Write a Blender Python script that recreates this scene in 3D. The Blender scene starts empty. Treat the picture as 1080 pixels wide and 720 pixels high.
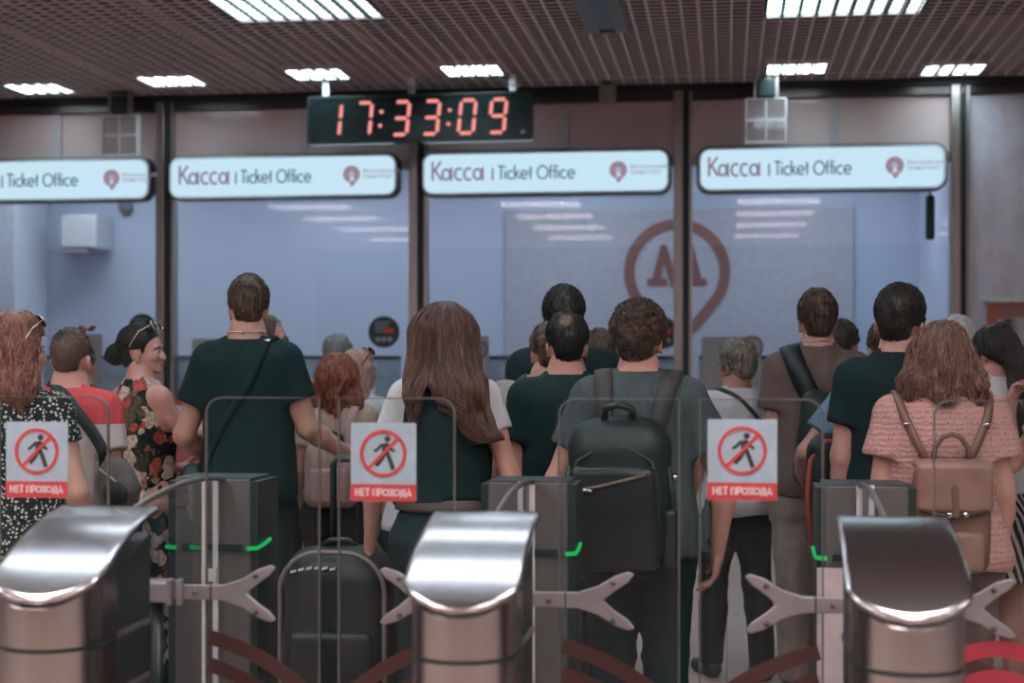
import bpy, math, random
import numpy as np
from mathutils import Vector, Matrix
R_ = random.Random(7)
S = bpy.context.scene
COL = S.collection
# ---------------------------------------------------------------- camera maths
F, TAN, HZ, CH = 1665.0, 0.136, 375.0, 1.55
TH = math.atan(TAN); CT, ST = math.cos(TH), math.sin(TH)
def at_depth(px, py, z):
    xc = (px-540)/F*z
    return Vector((xc*CT - z*ST, xc*ST + z*CT, CH + (HZ-py)/F*z))
def on_y(px, py, Y):
    u = (px-540)/F
    return at_depth(px, py, Y/(CT+ST*u))
def on_z(px, py, Z):
    return at_depth(px, py, (Z-CH)*F/(HZ-py))
# ---------------------------------------------------------------- objects
def link(name, me, mat=None, parent=None):
    o = bpy.data.objects.new(name, me); COL.objects.link(o)
    if mat is not None and me is not None:
        me.materials.clear(); me.materials.append(mat)
    if parent is not None: o.parent = parent
    return o
def empty(name, loc=(0,0,0), rz=0, sc=1.0):
    o = bpy.data.objects.new(name, None); COL.objects.link(o)
    o.location = loc; o.rotation_euler = (0,0,rz); o.scale = (sc,sc,sc)
    o.empty_display_size = .1
    return o
def tag(o, label=None, cat=None, group=None, kind=None):
    if label: o['label'] = label
    if cat: o['category'] = cat
    if group: o['group'] = group
    if kind: o['kind'] = kind
    return o
def mesh_np(name, V, Fc, smooth=True):
    """V (n,3); Fc list of faces arrays or ndarray (m,4)/(m,3)"""
    me = bpy.data.meshes.new(name)
    V = np.asarray(V, dtype=np.float32)
    if isinstance(Fc, np.ndarray):
        m, k = Fc.shape
        me.vertices.add(len(V)); me.vertices.foreach_set('co', V.ravel())
        me.loops.add(m*k); me.loops.foreach_set('vertex_index', Fc.astype(np.int32).ravel())
        me.polygons.add(m)
        me.polygons.foreach_set('loop_start', np.arange(0, m*k, k, dtype=np.int32))
    else:
        me.from_pydata([tuple(map(float, v)) for v in V], [], [tuple(map(int, f)) for f in Fc])
    me.update(calc_edges=True); me.validate()
    if smooth: me.polygons.foreach_set('use_smooth', np.ones(len(me.polygons), dtype=bool))
    return me
class MB:
    """collects simple solids into one mesh"""
    def __init__(s): s.v = []; s.f = []; s.sm = []
    def add(s, V, Fc, smooth=False):
        o = len(s.v); s.v += [tuple(map(float, v)) for v in V]
        s.f += [tuple(int(i)+o for i in f) for f in Fc]; s.sm += [smooth]*len(Fc)
        return s
    def box(s, x0, x1, y0, y1, z0, z1):
        V = [(x0,y0,z0),(x1,y0,z0),(x1,y1,z0),(x0,y1,z0),(x0,y0,z1),(x1,y0,z1),(x1,y1,z1),(x0,y1,z1)]
        return s.add(V, [(3,2,1,0),(4,5,6,7),(0,1,5,4),(1,2,6,5),(2,3,7,6),(3,0,4,7)])
    def poly(s, pts, y0, y1):
        """polygon in xz (counter-clockwise seen from -y) extruded y0..y1"""
        n = len(pts)
        V = [(p[0], y0, p[1]) for p in pts] + [(p[0], y1, p[1]) for p in pts]
        Fc = [tuple(range(n)), tuple(range(2*n-1, n-1, -1))]
        Fc += [((i+1)%n, i, i+n, (i+1)%n+n) for i in range(n)]
        return s.add(V, Fc)
    def ribbon(s, pts, w, y0, y1, closed=False):
        """stroke of width w along pts in xz, extruded in y"""
        P = [np.array(p, float) for p in pts]; n = len(P)
        L, Rr = [], []
        for i in range(n):
            if closed: a, b = P[i-1], P[(i+1)%n]
            else: a, b = P[max(i-1,0)], P[min(i+1,n-1)]
            t = b-a; t = t/(np.linalg.norm(t)+1e-9); nn = np.array([-t[1], t[0]])*w/2
            L.append(P[i]+nn); Rr.append(P[i]-nn)
        V = []
        for l, r in zip(L, Rr): V += [(l[0],y0,l[1]),(r[0],y0,r[1]),(r[0],y1,r[1]),(l[0],y1,l[1])]
        Fc = []
        m = n if closed else n-1
        for i in range(m):
            a = 4*i; b = 4*((i+1)%n)
            for k in range(4): Fc.append((a+k, a+(k+1)%4, b+(k+1)%4, b+k))
        if not closed: Fc += [(3,2,1,0), (4*n-4,4*n-3,4*n-2,4*n-1)]
        return s.add(V, Fc)
    def disc(s, cx, cz, r, y0, y1, n=32):
        return s.poly([(cx+r*math.cos(2*math.pi*i/n), cz+r*math.sin(2*math.pi*i/n)) for i in range(n)], y0, y1)
    def tube(s, pts, rad, n=8, closed=False):
        P = [Vector(p) for p in pts]; m = len(P)
        rad = rad if hasattr(rad, '__len__') else [rad]*m
        V, Fc = [], []; prev = None
        for i in range(m):
            if closed: t = (P[(i+1)%m]-P[i-1]).normalized()
            else: t = (P[min(i+1,m-1)]-P[max(i-1,0)]).normalized()
            if prev is None: u = t.orthogonal().normalized()
            else: u = (prev - t*prev.dot(t)).normalized()
            prev = u; v = t.cross(u)
            for k in range(n):
                a = 2*math.pi*k/n; V.append(P[i] + (u*math.cos(a)+v*math.sin(a))*rad[i])
        for i in range(m if closed else m-1):
            for k in range(n):
                j = (i+1)%m
                Fc.append((i*n+k, i*n+(k+1)%n, j*n+(k+1)%n, j*n+k))
        if not closed: Fc += [tuple(range(n-1,-1,-1)), tuple(range((m-1)*n, m*n))]
        return s.add(V, Fc, True)
    def cyl(s, c, r, z0, z1, n=32):
        return s.lathe(c, [(r, z0), (r, z1)], n)
    def lathe(s, c, prof, n=32):
        V = []; Fc = []; m = len(prof)
        for r, z in prof:
            for k in range(n):
                a = 2*math.pi*k/n; V.append((c[0]+r*math.cos(a), c[1]+r*math.sin(a), z))
        for i in range(m-1):
            for k in range(n): Fc.append((i*n+k, i*n+(k+1)%n, (i+1)*n+(k+1)%n, (i+1)*n+k))
        Fc += [tuple(range(n-1,-1,-1)), tuple(range((m-1)*n, m*n))]
        return s.add(V, Fc, True)
    def build(s, name, mat, parent=None, bevel=0, smooth_all=False):
        me = bpy.data.meshes.new(name); me.from_pydata(s.v, [], s.f)
        me.polygons.foreach_set('use_smooth', np.array([True]*len(s.f) if smooth_all else s.sm, dtype=bool))
        me.update()
        o = link(name, me, mat, parent)
        if bevel:
            b = o.modifiers.new('bevel', 'BEVEL'); b.width = bevel; b.segments = 3; b.limit_method = 'ANGLE'; b.angle_limit = math.radians(40)
        return o
def rrect(x0, x1, z0, z1, r, n=6, corners=(1,1,1,1)):
    """rounded rectangle outline ccw: corners bl, br, tr, tl"""
    pts = []
    for (cx, cz, a0, on) in ((x0+r,z0+r,180,corners[0]),(x1-r,z0+r,270,corners[1]),(x1-r,z1-r,0,corners[2]),(x0+r,z1-r,90,corners[3])):
        if on:
            for i in range(n+1):
                a = math.radians(a0+90*i/n); pts.append((cx+r*math.cos(a), cz+r*math.sin(a)))
        else:
            a = math.radians(a0+45); sx = 1 if math.cos(a) > 0 else -1; sz = 1 if math.sin(a) > 0 else -1
            pts.append((cx+sx*r, cz+sz*r))
    return pts
def arc(cx, cz, r, a0, a1, n=20):
    return [(cx+r*math.cos(math.radians(a0+(a1-a0)*i/n)), cz+r*math.sin(math.radians(a0+(a1-a0)*i/n))) for i in range(n+1)]
# ---------------------------------------------------------------- materials
def srgb(r, g, b):
    f = lambda c: (c/255/12.92) if c/255 <= .04045 else ((c/255+.055)/1.055)**2.4
    return (f(r), f(g), f(b), 1)
class NT:
    def __init__(s, name):
        s.m = bpy.data.materials.new(name); s.m.use_nodes = True; s.t = s.m.node_tree; s.t.nodes.clear()
        s.out = s.t.nodes.new('ShaderNodeOutputMaterial')
    def n(s, typ, **kw):
        x = s.t.nodes.new(typ)
        for k, v in kw.items():
            if k.startswith('i_'): x.inputs[k[2:].replace('_', ' ')].default_value = v
            else: setattr(x, k, v)
        return x
    def l(s, a, b): s.t.links.new(a, b)
    def coord(s, scale=(1,1,1), rot=(0,0,0), loc=(0,0,0)):
        c = s.n('ShaderNodeTexCoord'); m = s.n('ShaderNodeMapping')
        m.inputs['Scale'].default_value = scale; m.inputs['Rotation'].default_value = rot; m.inputs['Location'].default_value = loc
        s.l(c.outputs['Object'], m.inputs['Vector']); return m.outputs[0]
    def noise(s, vec, scale, detail=3, rough=.5):
        x = s.n('ShaderNodeTexNoise'); x.inputs['Scale'].default_value = scale; x.inputs['Detail'].default_value = detail
        x.inputs['Roughness'].default_value = rough; s.l(vec, x.inputs['Vector']); return x.outputs[0]
    def ramp(s, fac, stops, const=False):
        x = s.n('ShaderNodeValToRGB'); e = x.color_ramp.elements
        if const: x.color_ramp.interpolation = 'CONSTANT'
        while len(e) < len(stops): e.new(.5)
        for k, (p, c) in enumerate(stops): e[k].position = p; e[k].color = c
        s.l(fac, x.inputs[0]); return x.outputs[0]
    def mix(s, fac, a, b):
        x = s.n('ShaderNodeMix'); x.data_type = 'RGBA'
        if hasattr(fac, 'is_linked'): s.l(fac, x.inputs[0])
        else: x.inputs[0].default_value = fac
        for sock, v in ((x.inputs[6], a), (x.inputs[7], b)):
            if hasattr(v, 'is_linked'): s.l(v, sock)
            else: sock.default_value = v
        return x.outputs[2]
    def math(s, op, a, b=None):
        x = s.n('ShaderNodeMath'); x.operation = op
        for sock, v in ((x.inputs[0], a), (x.inputs[1], b)):
            if v is None: continue
            if hasattr(v, 'is_linked'): s.l(v, sock)
            else: sock.default_value = v
        return x.outputs[0]
    def bsdf(s, col, rough=.6, metal=0, bump=None, bstr=.3, bdist=.01, spec=.5, sheen=0, coat=0, aniso=0):
        b = s.n('ShaderNodeBsdfPrincipled')
        if hasattr(col, 'is_linked'): s.l(col, b.inputs['Base Color'])
        else: b.inputs['Base Color'].default_value = col
        if hasattr(rough, 'is_linked'): s.l(rough, b.inputs['Roughness'])
        else: b.inputs['Roughness'].default_value = rough
        b.inputs['Metallic'].default_value = metal; b.inputs['Specular IOR Level'].default_value = spec
        b.inputs['Sheen Weight'].default_value = sheen; b.inputs['Coat Weight'].default_value = coat
        b.inputs['Anisotropic'].default_value = aniso
        if bump is not None:
            k = s.n('ShaderNodeBump'); k.inputs['Strength'].default_value = bstr; k.inputs['Distance'].default_value = bdist
            s.l(bump, k.inputs['Height']); s.l(k.outputs[0], b.inputs['Normal'])
        s.l(b.outputs[0], s.out.inputs[0]); return b
_MC = {}
def m_plain(name, col, rough=.55, metal=0, spec=.5, var=.08, scale=20, bump=.0, coat=0):
    k = ('plain', name)
    if k in _MC: return _MC[k]
    t = NT(name); v = t.coord(); nz = t.noise(v, scale, 3)
    lo = tuple(c*(1-var) for c in col[:3])+(1,); hi = tuple(min(1, c*(1+var)) for c in col[:3])+(1,)
    c = t.ramp(nz, [(.3, lo), (.7, hi)])
    t.bsdf(c, rough, metal, nz if bump else None, bump, .003, spec, 0, coat)
    _MC[k] = t.m; return t.m
def m_cloth(name, col, rough=.85, fold=.5, sheen=.0, weave=400):
    k = ('cloth', name)
    if k in _MC: return _MC[k]
    t = NT(name); v = t.coord((1,1,.45)); n1 = t.noise(v, 16, 3, .5); n2 = t.noise(t.coord(), weave, 1)
    h = t.math('ADD', t.math('MULTIPLY', n1, 1.0), t.math('MULTIPLY', n2, .06))
    lo = tuple(c*.9 for c in col[:3])+(1,); hi = tuple(min(1, c*1.08) for c in col[:3])+(1,)
    t.bsdf(t.ramp(n1, [(.3, lo), (.7, hi)]), rough, 0, h, fold, .03, .25, sheen)
    _MC[k] = t.m; return t.m
def m_skin(name, col):
    k = ('skin', name)
    if k in _MC: return _MC[k]
    t = NT(name); n1 = t.noise(t.coord(), 14, 3); n2 = t.noise(t.coord(), 180, 2)
    lo = (col[0]*.92, col[1]*.85, col[2]*.84, 1); hi = (min(1,col[0]*1.05), min(1,col[1]*1.05), min(1,col[2]*1.05), 1)
    b = t.bsdf(t.ramp(n1, [(.3, lo), (.7, hi)]), .48, 0, n2, .08, .003, .4)
    b.inputs['Subsurface Weight'].default_value = .08; b.inputs['Subsurface Radius'].default_value = (.02,.008,.005); b.inputs['Subsurface Scale'].default_value = .3
    _MC[k] = t.m; return t.m
def m_hair(name, dark, light, scale=(60,60,6), rough=.42, spot=None, skin=None):
    k = ('hair', name)
    if k in _MC: return _MC[k]
    t = NT(name); n1 = t.noise(t.coord(scale), 1.6, 3, .6); n2 = t.noise(t.coord(tuple(c*3 for c in scale)), 1.5, 2)
    c = t.ramp(n1, [(.34, dark), (.68, light)])
    if spot:
        g = t.n('ShaderNodeVectorMath'); g.operation = 'DISTANCE'; t.l(t.coord(), g.inputs[0]); g.inputs[1].default_value = spot[0]
        f = t.n('ShaderNodeMapRange'); t.l(g.outputs['Value'], f.inputs[0]); f.inputs[1].default_value = spot[1]; f.inputs[2].default_value = spot[1]*.45
        c = t.mix(f.outputs[0], c, skin)
    t.bsdf(c, rough, 0, n2, .35, .006, .45)
    _MC[k] = t.m; return t.m
def m_emit(name, col, s):
    k = ('emit', name)
    if k in _MC: return _MC[k]
    t = NT(name); e = t.n('ShaderNodeEmission'); e.inputs[0].default_value = col; e.inputs[1].default_value = s
    t.l(e.outputs[0], t.out.inputs[0]); _MC[k] = t.m; return t.m
def m_glass(name, tint, gloss=.06, haze=0, hazecol=(.3,.32,.33,1), rough=.02):
    k = ('glass', name)
    if k in _MC: return _MC[k]
    t = NT(name); tr = t.n('ShaderNodeBsdfTransparent'); tr.inputs[0].default_value = tint
    g = t.n('ShaderNodeBsdfGlossy'); g.inputs['Roughness'].default_value = rough; g.inputs[0].default_value = (.9,.92,.95,1)
    lw = t.n('ShaderNodeLayerWeight'); lw.inputs[0].default_value = .25
    fac = t.math('ADD', t.math('MULTIPLY', lw.outputs['Fresnel'], .35), gloss)
    mx = t.n('ShaderNodeMixShader'); t.l(fac, mx.inputs[0]); t.l(tr.outputs[0], mx.inputs[1]); t.l(g.outputs[0], mx.inputs[2])
    last = mx.outputs[0]
    if haze:
        d = t.n('ShaderNodeBsdfDiffuse'); d.inputs[0].default_value = hazecol
        m2 = t.n('ShaderNodeMixShader'); m2.inputs[0].default_value = haze; t.l(last, m2.inputs[1]); t.l(d.outputs[0], m2.inputs[2]); last = m2.outputs[0]
    t.l(last, t.out.inputs[0]); _MC[k] = t.m; return t.m
def m_steel(name, col, rough=.28, scale=(2,2,160), bstr=.05):
    k = ('steel', name)
    if k in _MC: return _MC[k]
    t = NT(name); nz = t.noise(t.coord(scale), 3, 3)
    t.bsdf(t.ramp(nz, [(.3, tuple(c*.9 for c in col[:3])+(1,)), (.7, col)]), rough, 1, nz, bstr, .002)
    _MC[k] = t.m; return t.m
# ---------------------------------------------------------------- implicit solids
def _n(v): v = np.asarray(v, float); return v/(np.linalg.norm(v)+1e-12)
def wr(P, fr, seed=0, an=(1,1,1)):
    r = np.random.RandomState(seed); out = np.zeros(P.shape[:-1])
    for i in range(5):
        k = _n(r.normal(size=3))*fr*(.7+.9*r.rand())*np.array(an)
        out += np.sin(P @ k + r.rand()*6.28 + 1.3*np.sin(P @ (_n(r.normal(size=3))*fr*.6)))
    return out/5
class SDF:
    def __init__(s): s.p = []; s.cuts = []; s.post = []
    def rc(s, a, b, ra, rb, k=.025, flat=False, sq=None):
        """round cone; flat: cut square at b; sq: (axis vector, factor) widens the section along an axis"""
        a = np.array(a, float); b = np.array(b, float); ab = b-a; L2 = ab@ab+1e-12; L = math.sqrt(L2); u = ab/L
        def f(P):
            q = P-a; t = q@ab/L2
            if flat: tc = np.clip(t, 0, 1.0)
            else: tc = np.clip(t, 0, 1)
            v = q-tc[..., None]*ab
            if sq is not None:
                ax = np.asarray(sq[0], float); c = v@ax; v = v-(c*(1-1/sq[1]))[..., None]*ax
            d = np.linalg.norm(v, axis=-1)-(ra+(rb-ra)*tc)
            if flat:
                ax_d = (t-1)*L
                v2 = q-t[..., None]*ab; rad = np.linalg.norm(v2, axis=-1)-(ra+(rb-ra)*np.clip(t,0,1))
                d = np.where(t > 1, np.maximum(rad, ax_d), np.maximum(d, ax_d))
            return d
        m = max(ra, rb)*(sq[1] if sq is not None else 1)
        s.p.append((f, np.minimum(a, b)-m, np.maximum(a, b)+m, k)); return s
    def el(s, c, r, R=None, k=.025):
        c = np.array(c, float); r = np.array(r, float) if hasattr(r, '__len__') else np.array([r]*3, float)
        Ri = None if R is None else np.array(R.to_3x3())
        def f(P):
            q = P-c
            if Ri is not None: q = q@Ri
            l = np.linalg.norm(q/r, axis=-1)
            g = np.linalg.norm(q/(r*r), axis=-1)+1e-9
            return l*(l-1)/g
        m = r.max() if R is not None else r
        s.p.append((f, c-m, c+m, k)); return s
    def loft(s, rows, k=.03, n=2.3):
        rows = np.array(rows, float); z = np.linspace(rows[0,0], rows[-1,0], 160)
        cols = []
        for j in range(1, rows.shape[1]):
            y = np.interp(z, rows[:,0], rows[:,j]); ker = np.hanning(15); ker /= ker.sum()
            cols.append(np.convolve(np.pad(y, 7, mode='edge'), ker, mode='valid'))
        z0, z1 = z[0], z[-1]
        def f(P):
            zz = np.clip(P[...,2], z0, z1)
            w = np.interp(zz, z, cols[0]); d = np.interp(zz, z, cols[1]); yo = np.interp(zz, z, cols[2])
            xo = np.interp(zz, z, cols[3]) if len(cols) > 3 else 0
            q = ((np.abs(P[...,0]-xo)/w)**n+(np.abs(P[...,1]-yo)/d)**n)**(1/n)
            r = (q-1)*np.minimum(w, d)
            return np.maximum(np.maximum(r, z0-P[...,2]), P[...,2]-z1)
        W = cols[0].max()+ (np.abs(cols[3]).max() if len(cols) > 3 else 0); D = (cols[1]+np.abs(cols[2])).max()
        s.p.append((f, np.array([-W,-D,z0]), np.array([W,D,z1]), k)); return s
    def cut(s, f): s.cuts.append(f); return s
    def disp(s, f): s.post.append(f); return s
    def ev(s, P):
        P = np.asarray(P, float); v = np.full(P.shape[:-1], .2)
        for f, lo, hi, k in s.p:
            d = f(P); h = np.maximum(k-np.abs(v-d), 0)/k; v = np.minimum(v, d)-h*h*k*.25
        for f in s.post: v = v+f(P)
        for f in s.cuts: v = np.maximum(v, f(P))
        return v
    def grad(s, P, e=.004):
        P = np.asarray(P, float); g = np.stack([s.ev(P+np.eye(3)[i]*e)-s.ev(P-np.eye(3)[i]*e) for i in range(3)], -1)
        return g/(np.linalg.norm(g, axis=-1, keepdims=True)+1e-9)
    def onto(s, P, lift=.0, it=6):
        P = np.array(P, float)
        for _ in range(it):
            P = P-np.clip(s.ev(P)-lift, -.05, .05)[..., None]*s.grad(P)
        return P
    def mesh(s, h, lo=None, hi=None):
        """surface nets -> V, quads"""
        L = np.min([p[1] for p in s.p], axis=0)-3*h if lo is None else np.array(lo, float)
        H = np.max([p[2] for p in s.p], axis=0)+3*h if hi is None else np.array(hi, float)
        n = np.ceil((H-L)/h).astype(int)+1
        ax = [L[i]+h*np.arange(n[i]) for i in range(3)]
        v = np.full(tuple(n), .2)
        for f, a, b, k in s.p:
            pad = k+2.5*h
            i0 = np.clip(np.floor((a-pad-L)/h).astype(int), 0, n); i1 = np.clip(np.ceil((b+pad-L)/h).astype(int)+1, 0, n)
            if np.any(i1 <= i0): continue
            sl = tuple(slice(i0[i], i1[i]) for i in range(3))
            P = np.stack(np.meshgrid(*[ax[i][i0[i]:i1[i]] for i in range(3)], indexing='ij'), -1)
            d = f(P); w = v[sl]; hh = np.maximum(k-np.abs(w-d), 0)/k; v[sl] = np.minimum(w, d)-hh*hh*k*.25
        if s.post or s.cuts:
            near = np.abs(v) < .09
            P = np.stack(np.meshgrid(*ax, indexing='ij'), -1)
            if s.post:
                Q = P[near]; add = sum(f(Q) for f in s.post); v[near] += add
            for f in s.cuts: v = np.maximum(v, f(P))
        v[np.abs(v) < 1e-7] = 1e-7
        ins = v < 0
        c = np.zeros(tuple(n-1), int)
        for dx in (0,1):
            for dy in (0,1):
                for dz in (0,1): c += ins[dx:n[0]-1+dx, dy:n[1]-1+dy, dz:n[2]-1+dz]
        act = np.argwhere((c > 0) & (c < 8)); idx = np.full(tuple(n-1), -1); idx[tuple(act.T)] = np.arange(len(act))
        cs = np.array([(x,y,z) for x in (0,1) for y in (0,1) for z in (0,1)])
        cv = np.stack([v[tuple((act+q).T)] for q in cs], -1)
        acc = np.zeros((len(act), 3)); cnt = np.zeros(len(act))
        for a in range(8):
            for b in range(a+1, 8):
                if np.abs(cs[a]-cs[b]).sum() != 1: continue
                x = (cv[:,a] < 0) != (cv[:,b] < 0)
                t = cv[x,a]/(cv[x,a]-cv[x,b]); acc[x] += cs[a]+t[:,None]*(cs[b]-cs[a]); cnt[x] += 1
        V = L+h*(act+acc/np.maximum(cnt,1)[:,None])
        Q = []
        for axi in range(3):
            o1, o2 = [(1,2),(2,0),(0,1)][axi]
            A = [slice(None)]*3; B = [slice(None)]*3; A[axi] = slice(0,-1); B[axi] = slice(1,None)
            ia, ib = ins[tuple(A)], ins[tuple(B)]
            e = np.argwhere(ia != ib)
            e = e[(e[:,o1] > 0) & (e[:,o2] > 0) & (e[:,o1] < n[o1]-1) & (e[:,o2] < n[o2]-1)]
            if len(e) == 0: continue
            u = np.zeros(3, int); u[o1] = 1; w = np.zeros(3, int); w[o2] = 1
            q = np.stack([idx[tuple((e-u-w).T)], idx[tuple((e-w).T)], idx[tuple(e.T)], idx[tuple((e-u).T)]], -1)
            fl = ~ia[tuple(e.T)]
            q[fl] = q[fl][:, ::-1]
            Q.append(q[(q >= 0).all(1)])
        return V, np.concatenate(Q)
def join_np(parts):
    V = []; Q = []; o = 0
    for v, q in parts: V.append(v); Q.append(q+o); o += len(v)
    return np.concatenate(V), np.concatenate(Q)
def tubes_np(P, rad, n=4):
    """P (strands, steps, 3), rad (steps,) or (strands,steps) -> V, quads"""
    Sn, T, _ = P.shape
    t = np.gradient(P, axis=1); t /= np.linalg.norm(t, axis=-1, keepdims=True)+1e-9
    ref = np.tile(np.array([.31,.52,.79]), (Sn, T, 1)); u = np.cross(t, ref); u /= np.linalg.norm(u, axis=-1, keepdims=True)+1e-9
    w = np.cross(t, u); rad = np.broadcast_to(rad, (Sn, T))
    a = np.arange(n)*2*np.pi/n
    V = P[:,:,None,:]+rad[:,:,None,None]*(np.cos(a)[None,None,:,None]*u[:,:,None,:]+np.sin(a)[None,None,:,None]*w[:,:,None,:])
    ids = np.arange(Sn*T*n).reshape(Sn, T, n)
    A = ids[:,:-1,:]; B = ids[:,1:,:]
    q = np.stack([A, np.roll(A,-1,2), np.roll(B,-1,2), B], -1).reshape(-1,4)
    return V.reshape(-1,3), q
def catmull(pts, m=8):
    P = np.array(pts, float); P = np.vstack([2*P[0]-P[1], P, 2*P[-1]-P[-2]]); out = []
    for i in range(1, len(P)-2):
        for t in np.linspace(0, 1, m, endpoint=False):
            a, b, c, d = P[i-1:i+3]
            out.append(.5*((2*b)+(-a+c)*t+(2*a-5*b+4*c-d)*t*t+(-a+3*b-3*c+d)*t**3))
    out.append(P[-2]); return np.array(out)
def strap_np(sdf, pts, width, thick=.006, lift=.004, m=8):
    """a webbing band laid on the surface of sdf"""
    P = sdf.onto(catmull(pts, m), lift); N = sdf.grad(P)
    T = np.gradient(P, axis=0); T /= np.linalg.norm(T, axis=-1, keepdims=True)+1e-9
    B = np.cross(T, N); B /= np.linalg.norm(B, axis=-1, keepdims=True)+1e-9
    k = 3; V = []
    cross = [(-.5,0),(-.5,1),(0,1.25),(.5,1),(.5,0)]
    for a, h in cross: V.append(P+B*a*width+N*h*thick)
    V = np.stack(V, 1); n = len(cross); ids = np.arange(len(P)*n).reshape(len(P), n)
    A, C = ids[:-1], ids[1:]
    q = np.stack([A, np.roll(A,-1,1), np.roll(C,-1,1), C], -1).reshape(-1,4)[:, ::-1]
    return V.reshape(-1,3), q
LAMP, OFFICE, EXPO = 31.0, 8.8, 0.05
# ---------------------------------------------------------------- the hall
D_ = 13.1                       # glazed ticket-office front stands in the plane y = D_
WX = lambda px: on_y(px, HZ, D_).x
WZ = lambda px, py, Y=13.1: on_y(px, py, Y).z
ZC = WZ(1000, 82, D_-.12)        # underside of the open-grid ceiling
XL, XR, YB = -8.5, 6.5, -6.0
steel = m_steel('brushed_steel', (.52,.47,.45,1), .26, (160,160,3), .04)
steel_post = m_steel('post_steel', (.42,.36,.34,1), .38, (120,120,2), .05)
dark_metal = m_plain('dark_teal_metal', (.010,.026,.026,1), .45)
white_p = m_plain('white_plastic', (.62,.63,.66,1), .45)
def struct(o): o['kind'] = 'structure'; return o
# floor: large pale tiles
t = NT('floor_tiles'); bk = t.n('ShaderNodeTexBrick'); bk.offset = 0
for k_, v_ in (('Scale', 1.0), ('Mortar Size', .004), ('Brick Width', .6), ('Row Height', .6)): bk.inputs[k_].default_value = v_
bk.inputs['Color1'].default_value = (.50,.345,.30,1); bk.inputs['Color2'].default_value = (.46,.315,.275,1); bk.inputs['Mortar'].default_value = (.15,.12,.11,1)
t.l(t.coord(), bk.inputs['Vector']); nz = t.noise(t.coord(), 3.5, 4)
t.bsdf(t.mix(t.math('MULTIPLY', nz, .35), bk.outputs[0], (.34,.23,.20,1)), .55, 0, nz, .03, .01, .5)
struct(MB().box(XL, XR, YB, D_+3.2, -.1, 0).build('floor', t.m))
# ceiling: open square cell grid under a dark void
gm = m_plain('grid_slats', (.74,.62,.60,1), .5, var=.05)
slat = MB(); pitch = .108; x = XL
while x < XR:
    slat.box(x-.007, x+.007, YB, D_-.14, ZC, ZC+.020); x += pitch
y = YB+.05
while y < D_-.14:
    slat.box(XL, XR, y-.006, y+.006, ZC+.003, ZC+.013); y += pitch
x = XL
while x < XR:                   # carrier rails of the grid
    slat.box(x-.011, x+.011, YB, D_-.14, ZC+.014, ZC+.05); x += pitch*11
struct(slat.build('ceiling', gm))
cm = m_plain('void_paint', (.016,.028,.028,1), .9)
struct(MB().box(XL, XR, YB, D_+3.2, ZC+.55, ZC+.65).build('ceiling_slab', cm))
wm = NT('marble'); n1 = wm.noise(wm.coord((1,1,.6)), 2.2, 6, .62); n2 = wm.noise(wm.coord(), 9, 4)
wm.bsdf(wm.mix(wm.math('MULTIPLY', n2, .5), wm.ramp(n1, [(.3,(.44,.36,.37,1)),(.52,(.66,.61,.70,1)),(.68,(.56,.36,.33,1))]), (.68,.63,.70,1)), .16, 0, None, 0, 0, .5)
# front wall right of the glazing
XP = [WX(174), WX(437), WX(721), WX(1008)]; BAY = (XP[3]-XP[0])/3; XP = [XP[0]-2*BAY, XP[0]-BAY, XP[0], XP[0]+BAY, XP[0]+2*BAY, XP[3]]
struct(MB().box(XP[5]+.06, XR, D_-.02, D_+.2, 0, ZC+.5).build('wall_front', wm.m))
side_w = m_plain('grey_stone', (.34,.36,.37,1), .4, var=.2, scale=6)
struct(MB().box(XR, XR+.2, YB, D_+3.2, 0, ZC+.6).build('wall_right', side_w))
struct(MB().box(XL-.2, XL, YB, D_+3.2, 0, ZC+.6).build('wall_left', side_w))
struct(MB().box(XL, XR, YB-.2, YB, 0, ZC+.6).build('wall_back', m_plain('dark_granite', (.06,.062,.064,1), .35, var=.3, scale=40)))
jm = m_plain('panel_joint', (.16,.12,.12,1), .5)
# header beam and posts
ZB = WZ(860, 104)
hb = m_plain('header_beam_steel', (.085,.075,.07,1), .3, .7)
struct(MB().box(XL, XR, D_-.06, D_+.05, ZB, ZC+.06).build('trim_1', hb, bevel=.006))
struct(MB().box(XL, XR, D_-.11, D_-.06, ZC-.05, ZC+.06).build('trim_2', dark_metal))
for i, xp in enumerate(XP):
    m = MB().box(xp-.05, xp+.028, D_-.10, D_+.05, 0, ZC-.02)
    o = struct(m.build('trim_%d' % (i+3), steel_post, bevel=.01)); gsk = MB().box(xp+.028, xp+.075, D_-.05, D_+.04, 0, ZC-.02).build('gasket', dark_metal, o)
    MB().box(xp+.075, xp+.10, D_-.07, D_+.05, 0, ZC-.02).build('cover_strip', steel_post, o)
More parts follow.
